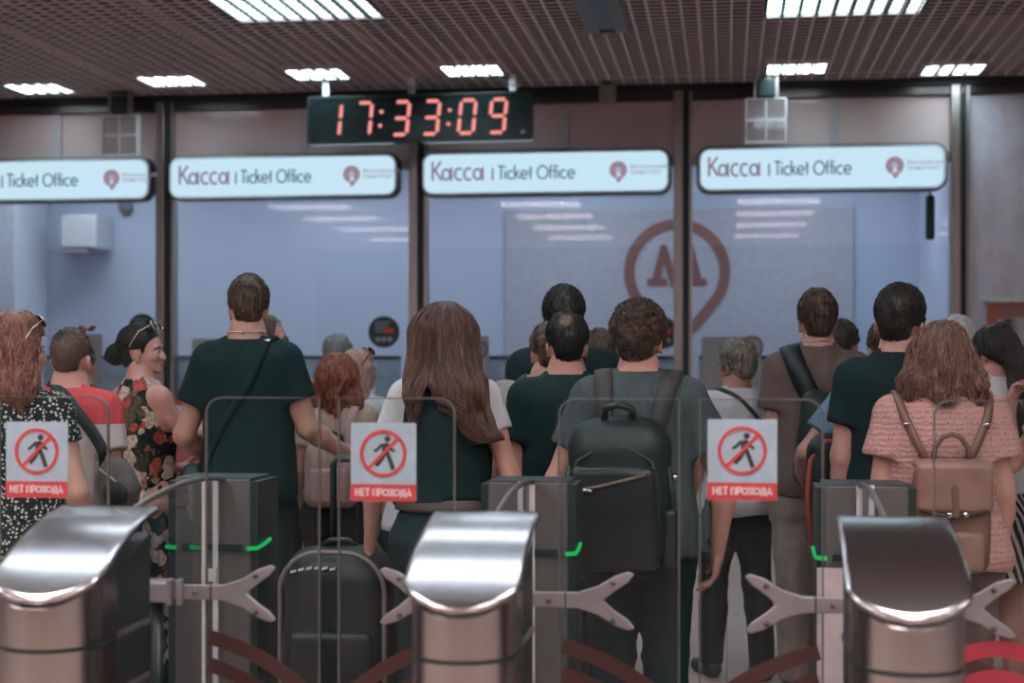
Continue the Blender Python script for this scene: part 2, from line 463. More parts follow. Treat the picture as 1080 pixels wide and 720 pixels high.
# transom under the upper panels and glazing of each bay
ZT = WZ(860, 168)
upm = NT('upper_panel'); un = upm.noise(upm.coord((1,1,1)), 1.6, 3)
upm.bsdf(upm.ramp(un, [(.3,(.60,.44,.43,1)),(.7,(.70,.53,.52,1))]), .12, 0, None, 0, 0, .5)
mull = m_plain('mullion_white', (.50,.44,.46,1), .4)
glz = m_glass('office_glass', (.93,.96,.97,1), .045, .05, (.42,.42,.50,1))
for i in range(5):
    a, c = XP[i]+.10, XP[i+1]-.05; mid = (a+c)/2+.12
    fr = struct(MB().box(a, c, D_-.05, D_+.03, ZT-.04, ZT+.04).build('window_%d' % (i+1), steel_post, bevel=.006))
    MB().box(a, mid-.035, D_-.012, D_+.004, ZT+.04, ZB).build('upper_panel', upm.m, fr)
    MB().box(mid+.035, c, D_-.012, D_+.004, ZT+.04, ZB).build('upper_panel', upm.m, fr)
    MB().box(mid-.035, mid+.035, D_-.04, D_+.02, ZT+.04, ZB).build('mullion', mull, fr)
    MB().box(a, c, D_-.008, D_+.002, 1.12, ZT-.04).build('pane', glz, fr)
    MB().box(a, c, D_-.09, D_+.05, 1.07, 1.12).build('sill', white_p, fr, bevel=.01)
    MB().box(a, c, D_-.03, D_+.04, .12, 1.07).build('apron_panel', upm.m, fr)
    MB().box(a, c, D_-.035, D_+.04, 0, .12).build('plinth', steel_post, fr)
# office behind the glass
YO = D_+2.3
om = NT('office_wall'); on = om.noise(om.coord(), .8, 2)
om.bsdf(om.ramp(on, [(.3,(.535,.60,.745,1)),(.7,(.57,.635,.785,1))]), .6)
struct(MB().box(XL, XP[5]+.06, YO, YO+.1, 0, ZC+.5).build('wall_office', om.m))
struct(MB().box(XL, XP[5]+.06, D_+.06, YO, ZT+.35, ZT+.40).build('ceiling_office', om.m))
struct(MB().box(XP[5]-.02, XP[5]+.06, D_+.05, YO, 0, ZT+.4).build('wall_office_side', om.m))
oy = YO-.03
def ox(px, Y=None): return on_y(px, HZ, Y or oy).x
def oz(px, py, Y=None): return on_y(px, py, Y or oy).z
bm_ = m_plain('office_board', (.48,.475,.545,1), .5)
b = MB().box(ox(533), ox(900), oy-.03, oy+.02, .9, oz(700, 221)).build('wall_board', bm_, bevel=.008)
tag(b, 'wide pale lilac wall board carrying the big letter M pin mark behind the glass', 'wall board')
b2 = MB().box(ox(-60), ox(50), oy-.75, oy, 0, ZT+.34).build('tall_cabinet', m_plain('cabinet_white', (.66,.70,.80,1), .5), bevel=.01)
MB().box(ox(-5)-.01, ox(-5)+.01, oy-.765, oy-.75, 1.0, 1.4).build('handle', steel_post, b2)
tag(b2, 'tall white cabinet behind the glass at far left under the cropped ticket office sign', 'cabinet')
# big M in a pin on that board
pin = empty('pin_emblem', (ox(714), oy-.03, oz(714, 287))); pin.parent = b
pm_ = m_plain('pin_red_brown', (.25,.105,.09,1), .5)
sc = (ox(770)-ox(658))/2; r0 = sc*.90
pts = arc(0, 0, r0, 225, -38, 40)
tip = (-.06*sc, -1.36*sc)
left0 = (r0*math.cos(math.radians(225)), r0*math.sin(math.radians(225)))
pl = [(tip[0]-.10*sc, tip[1]+.10*sc)]+[left0]+pts[1:]+[tip]
MB().ribbon([tip]+[(left0[0]*.72-.0*sc, left0[1]*1.33)]+pts+[(.36*sc, -.98*sc), tip], .2*sc, -.012, .0).build('outline', pm_, pin)
mm = MB()
for s_ in (-1, 1):
    q = [(s_*x_*sc, z_*sc) for x_, z_ in ((.0,-.10),(.20,.52),(.30,.52),(.46,-.12),(.30,-.12),(.24,.14),(.10,-.30),(.0,-.30))]
    mm.poly(q if s_ > 0 else q, -.010, .0)
    fz = [(s_*x_*sc, z_*sc) for x_, z_ in ((.18,-.26),(.56,-.26),(.56,-.12),(.18,-.12))]; mm.poly(fz, -.010, .0)
mm.build('letter', pm_, pin)
# office furniture seen through the glass
acu = empty('air_unit', (ox(88, oy-.3), oy-.3, oz(88, 245, oy-.3)))
tag(acu, 'small white box unit on a shelf bracket high on the office wall', 'wall unit')
MB().box(-.19,.19,-.15,.3,-.17,.17).build('casing', white_p, acu, bevel=.03)
MB().box(-.28,.10,-.17,.3,-.21,-.18).build('shelf', m_plain('shelf_grey', (.28,.27,.30,1), .5), acu)
sd = MB().tube([(ox(133,oy), oy+.01, oz(133,219,oy)), (ox(133,oy), oy-.07, oz(133,219,oy))], [.075,.06], 20).build('smoke_detector', m_plain('detector_grey', (.20,.21,.23,1), .5))
tag(sd, 'round grey detector on the office wall below the leftmost sign', 'detector')
# desk counters inside: screens with rails
for bi, (pxa, pxb) in enumerate(((60,166),(196,430),(462,712),(738,1000))):
    xa, xb = on_y(pxa, HZ, D_+.5).x, on_y(pxb, HZ, D_+.5).x
    r = empty('service_counter', ((xa+xb)/2, D_+.5, 0)); h_ = (xb-xa)/2
    where = ['under the leftmost cropped ticket sign','behind the black-tee man','behind the long-haired woman and balding man','behind the white-haired man'][bi]
    tag(r, 'white ticket counter with glass rails inside the office, '+where, 'counter', )
    MB().box(-h_,h_,-.32,.25,1.08,1.13).build('counter_top', white_p, r, bevel=.01)
    MB().box(-h_,h_,-.26,.20,0,1.08).build('counter_front', om.m, r)
    MB().box(-h_,h_,-.30,-.285,1.52,1.55).build('dark_rail', dark_metal, r)
    MB().box(-h_,h_,-.29,-.28,1.13,1.52).build('screen', m_plain('counter_screen', (.46,.56,.68,1), .3), r)
    MB().box(-h_,h_,-.31,-.27,1.36,1.375).build('rail', mull, r)
# round dark stickers on the glass
stk = m_plain('sticker_black', (.016,.028,.032,1), .4); red_s = m_plain('sticker_red', (.50,.06,.045,1), .4); stw = m_plain('sticker_grey', (.26,.30,.32,1), .4)
for i, (px, py, rr, where) in enumerate(((150,346,.125,'behind the dark-haired woman in profile'),(405,350,.135,'left of the long-haired woman'),(698,351,.135,'right of the curly-haired man'))):
    c = on_y(px, py, D_-.012); r = empty('window_sticker', c)
    tag(r, 'round black sticker with red accent on glass '+where, 'sticker', 'round stickers on the glass')
    MB().disc(0,0,rr,-.004,.002,40).build('disc', stk, r)
    m = MB()
    for k in range(4): m.box(-.075,.055-.02*(k%2),-.007,-.003,.075-.026*k,.087-.026*k)
    m.build('lettering', stw, r)
    MB().box(.0,.08,-.008,-.004,-.008,.035).build('red_mark', red_s, r)
    m = MB()
    for k in (-1,0,1): m.disc(k*.052,-.062,.022,-.007,-.003,16)
    m.build('icons', stw, r)
    MB().poly(arc(0,0,rr*.98,250,290,8),-.006,-.003).build('red_segment', red_s, r)
# grey notices standing against the glass
pl_m = m_plain('notice_grey', (.30,.285,.29,1), .5)
for (px0, px1, py0, py1, lab, icon) in ((203,243,357,432,'grey notice panel on the glass behind the black-tee man',None),
        (497,516,354,392,'small grey notice with a pin mark right of the long-haired woman',(506,368,.06)),
        (740,803,355,420,'wide grey notice with a pin mark behind the white-haired man',(793,366,.085)),
        (56,108,352,405,'pale notice panel on the glass above the man in red and white',None)):
    p0, p1 = on_y(px0, py1, D_-.014), on_y(px1, py0, D_-.014); r = empty('notice_panel', ((p0.x+p1.x)/2, D_-.014, p0.z)); hw = (p1.x-p0.x)/2; hh = p1.z-p0.z
    tag(r, lab, 'notice'); MB().poly(rrect(-hw,hw,0,hh,.02),-.010,.004).build('panel', pl_m, r)
    if icon:
        c = on_y(icon[0], icon[1], D_-.026)-r.location; q = icon[2]
        m = MB().ribbon([(c.x, c.z-1.55*q)]+[(c.x+a_, c.z+b_) for a_, b_ in arc(0,0,q,215,-35,24)]+[(c.x, c.z-1.55*q)], .022, -.014, -.009)
        m.poly([(c.x-q*.5,c.z-q*.35),(c.x-.1*q,c.z+.5*q),(c.x,c.z),(c.x+.1*q,c.z+.5*q),(c.x+q*.5,c.z-q*.35),(c.x,c.z-q*.1)], -.014, -.009)
        m.build('pin_mark', m_plain('pin_grey_red', (.17,.10,.09,1), .5), r)
# pink-red banner on the counter apron in the second bay
p0, p1 = on_y(184, 505, D_-.045), on_y(262, 417, D_-.045)
bn = MB().box(p0.x, p1.x, D_-.05, D_-.035, max(p0.z,.3), p1.z).build('banner_panel', m_plain('banner_red', (.50,.105,.10,1), .5), bevel=.004)
tag(bn, 'pink-red panel on the counter left of the man in the black tee', 'panel')
# door closer bar hanging under the right-hand sign
p = on_y(981, 228, D_-.06)
dc = empty('door_closer', p); tag(dc, 'dark upright bar hung under the right end of the rightmost sign', 'door closer')
MB().box(-.035,.035,-.03,.03,-.19,.17).build('body', dark_metal, dc, bevel=.02); MB().box(-.012,.012,-.012,.05,.15,.21).build('bracket', steel_post, dc)
# ---------------------------------------------------------------- lettering
def glyphs(text):
    out = []; x = 0
    for ch in text:
        L = []
        if ch == 'K': L = [[(0,0),(0,1)],[(.60,1),(.04,.44)],[(.17,.57),(.64,0)]]; w = .66
        elif ch == 'a': L = [arc(.31,.31,.27,0,360,28),[(.67,-.03),(.67,.68)]]; w = .90
        elif ch == 'c': L = [arc(.33,.32,.30,52,308,24)]; w = .66
        elif ch == 'T': L = [[(-.02,.97),(.56,.97)],[(.27,0),(.27,.97)]]; w = .62
        elif ch == 'i': L = [[(.02,0),(.02,.62)],[(.02,.80),(.02,.90)]]; w = .22
        elif ch == 'k': L = [[(0,0),(0,1.06)],[(.36,.64),(.02,.30)],[(.13,.41),(.42,0)]]; w = .54
        elif ch == 'e': L = [arc(.32,.32,.30,0,318,26),[(.03,.32),(.62,.32)]]; w = .74
        elif ch == 't': L = [[(.14,0),(.14,.92)],[(0,.60),(.28,.60)]]; w = .40
        elif ch == 'O': L = [arc(.47,.48,.47,0,360,36)]; w = 1.06
        elif ch == 'f': L = [[(.12,0),(.12,.80)]+arc(.26,.84,.14,180,80,8),[(0,.60),(.28,.60)]]; w = .38
        elif ch == '|': L = [[(.0,-.06),(.0,.84)]]; w = .14
        elif ch == 'H': L = [[(.06,0),(.06,1)],[(.56,0),(.56,1)],[(.06,.5),(.56,.5)]]; w = .72   # en
        elif ch == 'E': L = [[(.08,0),(.08,1)],[(.08,.92),(.5,.92)],[(.08,.5),(.45,.5)],[(.08,.08),(.5,.08)]]; w = .62
        elif ch == 'P': L = [[(.08,0),(.08,1)],[(.08,.94),(.34,.94)]+arc(.34,.70,.24,90,-90,10)+[(.08,.46)]]; w = .66  # er
        elif ch == 'п': L = [[(.06,0),(.06,.92),(.56,.92),(.56,0)]]; w = .72
        elif ch == 'X': L = [[(.02,0),(.58,1)],[(.58,0),(.02,1)]]; w = .68
        elif ch == 'д': L = [[(.02,-.16),(.02,.08),(.64,.08),(.64,-.16)],[(.12,.08),(.2,.92),(.52,.92),(.52,.08)]]; w = .76
        elif ch == 'A': L = [[(.02,0),(.32,1),(.62,0)],[(.14,.3),(.5,.3)]]; w = .72
        elif ch == 'Q': L = [arc(.36,.5,.36,0,360,24)]; w = .86
        else: w = .36
        out.append((x, L)); x += w
    return out, x
def lettering(text, x0, z0, cap, weight, y0=-.002, y1=0., width=None):
    g, tot = glyphs(text); m = MB(); sx = cap if width is None else width/tot
    for gx, L in g:
        for st in L:
            cl = len(st) > 12 and abs(st[0][0]-st[-1][0])+abs(st[0][1]-st[-1][1]) < 1e-6
            pts = [(x0+(gx+p[0])*sx, z0+p[1]*cap) for p in (st[:-1] if cl else st)]
            m.ribbon(pts, weight, y0, y1, cl)
    return m, x0+tot*sx
# ---------------------------------------------------------------- hanging ticket-office signs
YS = D_-.16
face = m_emit('sign_face_light', (.60,.83,.96,1), .92)
rim = m_plain('sign_rim', (.055,.05,.05,1), .4, .5); rimw = m_plain('sign_bezel', (.62,.68,.74,1), .3)
ink_p = m_emit('film_plum', srgb(128,112,132), 1); ink_g = m_emit('film_grey', srgb(76,92,112), 1); ink_l = m_emit('film_rose', srgb(150,128,144), 1)
zt, zb = on_y(867, 152.5, YS).z, on_y(867, 202.5, YS).z
c4 = (on_y(735, HZ, YS).x+on_y(999, HZ, YS).x)/2; hw4 = (on_y(999, HZ, YS).x-on_y(735, HZ, YS).x)/2; c3 = (on_y(444, HZ, YS).x+on_y(708, HZ, YS).x)/2
c2 = (on_y(178, HZ, YS).x+on_y(421, HZ, YS).x)/2; hw = (on_y(708, HZ, YS).x-on_y(444, HZ, YS).x)/2
hw2 = (on_y(421, HZ, YS).x-on_y(178, HZ, YS).x)/2; c1 = on_y(160, HZ, YS).x-hw
def sign(cx, hw, label, tx):
    r = empty('ticket_office_sign', (cx, YS, (zt+zb)/2)); tag(r, label, 'sign', 'lit ticket office signs'); hh = (zt-zb)/2
    MB().poly(rrect(-hw,hw,-hh,hh,.10,8), -.02, .10).build('housing', rim, r, bevel=.008)
    MB().ribbon(rrect(-hw+.022,hw-.022,-hh+.022,hh-.022,.085,8), .018, -.030, -.018, True).build('bezel', rimw, r)
    MB().poly(rrect(-hw+.03,hw-.03,-hh+.03,hh-.03,.08,8), -.026, -.015).build('lit_face', face, r)
    k = hw/1.0
    m, _ = lettering('Kacca', -hw+tx[0]*hw, -.055, .158, .019, -.030, -.026, width=tx[1]*hw); m.build('lettering', ink_p, r)
    m, _ = lettering('| Ticket Office', -hw+tx[2]*hw, -.052, .112, .0135, -.030, -.026, width=tx[3]*hw); m.build('lettering', ink_g, r)
    lx = -hw+tx[4]*hw; lz = .01; q = .074
    m = MB().ribbon(arc(lx,lz,q*.62,-60,250,28), q*.72, -.030, -.026)
    m.poly([(lx-.35*q,lz-.75*q),(lx+.6*q,lz-.75*q),(lx+.95*q,lz-.1*q),(lx+.3*q,lz-1.2*q),(lx-.05*q,lz-1.45*q)][::1], -.030, -.026); m.disc(lx,lz,q*.17,-.030,-.026,12)
    m.build('pin_logo', ink_l, r)
    for kk, word in enumerate(('Московский', 'транспорт')):
        cu = bpy.data.curves.new('txt', 'FONT'); cu.body = word; cu.size = .052; cu.extrude = .001
        tt = bpy.data.objects.new('t', cu); COL.objects.link(tt); dg = bpy.context.evaluated_depsgraph_get(); me = bpy.data.meshes.new_from_object(tt.evaluated_get(dg)); bpy.data.objects.remove(tt); to = link('caption', me, ink_l, r)
        to.rotation_euler = (math.pi/2,0,0); to.location = (lx+q*1.25, -.028, .018-.042*kk)
LT = (.100,.43,.585,.665,1.585)
sign(c1, hw, 'lit ticket office sign at the far left, its first letters cut off', (.23,.43,.715,.665,1.665))
sign(c2, hw2, 'lit ticket office sign above the man in the black tee, left of the clock end', (.108,.45,.60,.66,1.60))
sign(c3, hw, 'lit ticket office sign right under the digital clock, above the long-haired woman', LT)
sign(c4, hw4, 'rightmost lit ticket office sign, above the white-haired man', LT)
# ---------------------------------------------------------------- digital clock
YK = D_-.75
ck0, ck1 = on_y(323, 151, YK), on_y(562, 97, YK); cw = (ck1.x-ck0.x)/2; ch_ = (on_y(440,98.5,YK).z-on_y(440,150,YK).z)/2
ck = empty('digital_clock', ((ck0.x+ck1.x)/2, YK, (on_y(440,98.5,YK).z+on_y(440,150,YK).z)/2), math.radians(-1.5))
tag(ck, 'black digital clock reading 17:33:09 in pink-red segments, hung from the ceiling', 'clock')
MB().box(-cw,cw,0,.10,-ch_,ch_).build('case', m_plain('clock_black', (.007,.017,.017,1), .18), ck, bevel=.012)
MB().ribbon(rrect(-cw+.012,cw-.012,-ch_+.012,ch_-.012,.012,2), .020, -.008, .004, True).build('frame', m_plain('clock_frame', (.05,.05,.05,1), .3, .6), ck)
led = m_emit('clock_segments', (1.0,.33,.30,1), .95)
SEG = {'0':'abcdef','1':'bc','7':'abc','3':'abgcd','9':'abcdfg'}
def digit(cx, ch, w=.118, h=.26, tk=.029):
    m = MB(); sh = .02
    P = {'a':((-w/2,h/2),(w/2,h/2)),'d':((-w/2,-h/2),(w/2,-h/2)),'g':((-w/2,0),(w/2,0)),'b':((w/2,h/2),(w/2,0)),'c':((w/2,0),(w/2,-h/2)),'f':((-w/2,h/2),(-w/2,0)),'e':((-w/2,0),(-w/2,-h/2))}
    for sname in SEG[ch]:
        a, b_ = [np.array(p) for p in P[sname]]; d = _n(b_-a); a = a+d*.016; b_ = b_-d*.016; nn = np.array([-d[1],d[0]])*tk/2
        q = [a-d*.009, a+nn*-1+d*.004, b_-nn-d*.004, b_+d*.009, b_+nn-d*.004, a+nn+d*.004]
        m.poly([(cx+p[0]+p[1]*.10, p[1]) for p in q], -.006, .001)
    return m
kpx = lambda px: (px-442.5)/119.5*cw
for px_, chd in ((354,'1'),(384,'7'),(424,'3'),(456,'3'),(494,'0'),(526,'9')):
    digit(kpx(px_)-(0.02 if chd == '1' else 0), chd).build('digit', led, ck)
for px_ in (402.5, 475):
    for zz in (.055,-.055): MB().disc(kpx(px_)+zz*.1, zz, .016, -.006, .001, 14).build('colon_dot', led, ck)
MB().disc(kpx(552), -.13, .018, -.004, .001, 14).build('maker_mark', m_plain('clock_mark', (.25,.25,.22,1), .5), ck)
for px_ in (342, 434, 541):
    o = MB().box(kpx(px_)-.028, kpx(px_)+.028, .03, .055, ch_-.02, ch_+(ZC-ck.location.z-ch_)+.0).build('hanger', m_plain('hanger_pale', (.60,.62,.66,1), .4), ck, bevel=.004)
    MB().tube([(kpx(px_),.026,ch_+.05),(kpx(px_),.034,ch_+.05)], .010, 10).build('bolt', dark_metal, o)
# ---------------------------------------------------------------- things hung on the front
for px, pxa, pxb, pya, pyb, pyt, where in ((128,109,146,122,164,97,'above the right end of the leftmost sign'),(806,787,829,104,150,81,'above the rightmost sign')):
    Yq = D_-.42; a = on_y(pxa, pyb, Yq); b_ = on_y(pxb, pya, Yq); r = empty('glass_pictogram_box', ((a.x+b_.x)/2, Yq, (a.z+b_.z)/2)); w2, h2 = (b_.x-a.x)/2, (b_.z-a.z)/2
    tag(r, 'clear hanging box with four-pane pale frame '+where, 'hanging box', 'clear hanging boxes')
    MB().box(-w2,w2,-.03,.03,-h2,h2).build('clear_block', m_glass('acrylic', (.86,.85,.86,1), .10, .22, (.62,.50,.49,1)), r)
    m = MB().ribbon([(-w2,-h2),(w2,-h2),(w2,h2),(-w2,h2)], .016, -.036, .036, True); m.box(-.008,.008,-.036,-.028,-h2,h2); m.box(-w2,w2,-.036,-.028,-.008,.008)
    m.build('frame', m_plain('acrylic_edge', (.66,.62,.64,1), .3), r)
    zt_ = on_y(px, pyt, Yq).z-r.location.z
    MB().box(-.07,.07,-.06,.06,h2+.01,h2+.15).build('mount', dark_metal, r, bevel=.01)
    m = MB().box(-.05,.05,-.03,.03,h2+.15,ZC-r.location.z); m.build('stem', m_plain('mount_steel', (.16,.15,.14,1), .4, .6), r)
    for s_ in (-1,1): MB().box(s_*.085-.012, s_*.085+.012,-.03,.03,h2-.01,ZC-r.location.z).build('cheek', steel_post, r)
Yq = D_-.30; p = on_y(641, 95, Yq); r = empty('ceiling_camera', p); tag(r, 'small grey camera box with a round dark lens hung right of the clock', 'camera')
hz = ZC-p.z
MB().poly(rrect(-.068,.068,-.115,hz,.012,3),-.05,.05).build('body', m_plain('camera_grey', (.27,.235,.225,1), .45), r, bevel=.006)
MB().tube([(0,-.045,.07),(0,-.062,.07)], .040, 20).build('lens', dark_metal, r)
p = on_z(641, 33, ZC); r = empty('ceiling_bracket', (p.x, p.y, ZC)); tag(r, 'dark slotted bracket set into the ceiling grid at top centre', 'bracket')
MB().box(-.055,.055,-1.6,0,-.015,.08).build('slot', dark_metal, r)
for s_ in (-1,1): MB().box(s_*.10-.045, s_*.10+.045,-1.6,0,-.012,.06).build('side_plate', m_plain('bracket_brown', (.11,.095,.085,1), .5), r)
MB().box(-.05,.05,-.10,-.03,-.03,.0).build('end_block', m_plain('bracket_brown', (.11,.095,.085,1), .5), r, bevel=.006)
# poster on the right-hand wall
Yq = D_-.04; a = on_y(1042, 415, Yq); b_ = on_y(1150, 312, Yq); r = empty('framed_poster', (a.x, Yq, a.z)); W, Hh = b_.x-a.x, b_.z-a.z
tag(r, 'framed picture poster with a red border on the marble wall at right', 'poster')
MB().box(0,W,-.02,.02,0,Hh-.05).build('red_border', m_plain('poster_red', (.50,.12,.085,1), .5), r)
pt = NT('poster_picture'); pn = pt.noise(pt.coord((1,1,1.6)), 5, 5, .65); pt.bsdf(pt.ramp(pn, [(.40,(.05,.05,.05,1)),(.50,(.40,.36,.35,1)),(.6,(.55,.50,.49,1))]), .3)
MB().box(.07,W-.11,-.026,-.018,.0,Hh-.17).build('picture', pt.m, r)
MB().box(.07,W-.11,-.026,-.019,Hh-.155,Hh-.075).build('caption_band', m_plain('poster_band', (.36,.17,.12,1), .5), r)
MB().box(-.06,W,-.05,.02,Hh-.05,Hh-.01).build('top_rail', m_plain('poster_rail', (.66,.66,.68,1), .35), r, bevel=.006)
# ---------------------------------------------------------------- lamps in the ceiling
added_hall_l = m_emit('added_hall_diffuser', (1.0,.95,.95,1), LAMP); added_strip_l = m_emit('added_strip_diffuser', (.74,.89,1.0,1), 20); front_l = m_emit('front_lamp_diffuser', (.62,.92,1.0,1), 5.0); front_s = m_emit('small_lamp_diffuser', (.66,.92,1.0,1), 22)
louv = m_plain('lamp_louvre', (.10,.10,.105,1), .5)
def lamp(x, y, wx, wy, label, group, mat=None):
    r = empty('ceiling_lamp', (x, y, ZC)); tag(r, label, 'ceiling lamp', group)
    MB().box(-wx/2,wx/2,-wy/2,wy/2,.012,.03)  .build('diffuser', mat or added_hall_l, r)
    MB().box(-wx/2-.012,wx/2+.012,-wy/2-.012,wy/2+.012,.032,.075).build('housing', dark_metal, r)  # box added above the diffuser to stop its light leaking upward
    m = MB(); n = max(2, round(wx/pitch)); 
    for k in range(n+1): xx = -wx/2+wx*k/n; m.box(xx-.011,xx+.011,-wy/2,wy/2,-.004,.014)
    m.build('louvre', louv, r)
    m = MB().ribbon([(0,0)]*2,.001,0,0) if False else MB()
    for s_ in (-1,1):
        m.box(-wx/2-.012,wx/2+.012,s_*wy/2-.012,s_*wy/2+.012,-.004,.05); m.box(s_*wx/2-.012,s_*wx/2+.012,-wy/2,wy/2,-.004,.05)
    m.build('frame', gm, r)
desc = ['at the far left edge of the row above the glazing','second from the left in the row above the glazing','above the left end of the clock','above the right end of the clock','above the right-hand clear hanging box','right end of the row above the glazing']
for (px, py), d in zip(((42,93.5),(181,85.5),(336,78.5),(498,74.5),(840,72.5),(1005,73.5)), desc):
    p = on_z(px, py, ZC); lamp(p.x, p.y, .46, .42, 'small bright ceiling lamp '+d, 'small lamps above the glazing', front_s)
for (px, py), d in zip(((313,7),(893,2)), ('top left','top right')):
    p = on_z(px, py, ZC); lamp(p.x, p.y, 1.0, .8, 'wide bright louvred ceiling lamp at the '+d+' of the picture', 'wide ceiling lamps', front_l)
q = on_z(313, 7, ZC); q2 = on_z(893, 2, ZC); dx = q2.x-q.x
for y in (9.0, 6.8, 5.2):  # unseen strips added for bright bands on the covers and front light
    for xx in (-4.4, -2.55, -1.0)+((2.2, 4.0) if y > 7 else ()): lamp(xx, y, 1.4, .26, 'unseen narrow strip lamp added for the gate cover reflections and front light', 'added strip lamps out of view', added_strip_l)
for y in (3.2, 1.2, -1.0, -3.4):  # lamps added out of view to light people's backs and the covers
    for k in (-1, 0, 1, 2):
        xx = q.x+dx*k
        if XL+.6 < xx < XR-.6: lamp(xx, y, 1.2, .8, 'unseen wide louvred ceiling lamp added to light the gate hall', 'added hall lamps out of view')
# unseen panels added in the office ceiling to light the room
for i in range(5):
    xm = (XP[i]+XP[i+1])/2; zz = ZT+.349
    r = empty('added_office_lamp', (xm, D_+1.1, zz)); tag(r, 'unseen flat lamp panel added to light the office behind the glass', 'ceiling lamp', 'added office lamp panels')
    MB().box(-.6,.6,-.3,.3,-.02,0).build('diffuser', m_emit('added_office_diffuser', (.80,.90,1,1), OFFICE), r)
    MB().ribbon([(-.6,-.3)]*2,.01,0,0) if False else None
# ---------------------------------------------------------------- turnstiles
YN, YM, YF = 3.60, 4.30, 4.89          # near column, glass leaves, rear cabinet
XA = [-1.60, -.60, .40]                # axes of the three turnstiles
cov = m_steel('cover_steel', (.58,.55,.56,1), .20, (3,160,160), .02)
col_m = m_steel('column_steel', (.44,.42,.42,1), .26, (90,90,2), .05)
side_m = m_plain('pedestal_side', (.018,.026,.026,1), .35)
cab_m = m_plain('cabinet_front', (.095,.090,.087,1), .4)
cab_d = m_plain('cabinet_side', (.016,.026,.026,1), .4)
strip_m = m_plain('bright_strip', (.82,.74,.74,1), .35)
leaf_m = m_glass('leaf_glass', (.94,.965,.965,1), .003, .008, (.20,.27,.27,1))
edge_m = m_plain('leaf_edge', (.11,.10,.095,1), .3)
arm_m = m_plain('arm_satin', (.27,.24,.25,1), .35, .3)
green = m_emit('led_green', (.02,1,.22,1), .42)
red_arc = m_plain('red_arc', (.065,.022,.020,1), .5)
def cover_z(s_):
    s_ = min(1, max(0, s_)); return .985+.478*(.62*s_-.26*s_*s_)
def smooth_cover(x0, half, q):
    """scoop-shaped sheet: straight rear edge, rounded front rim, S-curved slope"""
    nu, nv = 25, 28; V = []; 
    ys = np.linspace(0, 1, nv)
    for th in (0.0, -.014):
        for j, v in enumerate(ys):
            for i in range(nu):
                u = -1+2*i/(nu-1); 
                yf = -.118*math.sqrt(max(0, 1-(u*.97)**2))          # front rim follows the column
                y = yf+(.36-yf)*v
                s_ = (y+.118)/.478
                z = cover_z(s_)
                wv = half*(1.06-.04*v)
                V.append((u*wv, y, z+th))
    Fc = []
    N = nu*nv
    for j in range(nv-1):
        for i in range(nu-1):
            a = j*nu+i; Fc.append((a, a+1, a+nu+1, a+nu)); Fc.append((N+a, N+a+nu, N+a+nu+1, N+a+1))
    bd = [i for i in range(nu)]+[j*nu+nu-1 for j in range(1,nv)]+[(nv-1)*nu+i for i in range(nu-2,-1,-1)]+[j*nu for j in range(nv-2,0,-1)]
    for a, b in zip(bd, bd[1:]+bd[:1]): Fc.append((a, N+a, N+b, b))
    return np.array(V), Fc
def slab_add(m, V, Fc):
    m.add(V, Fc[2:], True); m.add(V, Fc[:2])
where = ['turnstile with forked arms at the left edge, below the red and white shirt', 'turnstile with forked arms in the middle, in front of the long-haired woman', 'turnstile with forked arms at right, in front of the pink lace blouse']
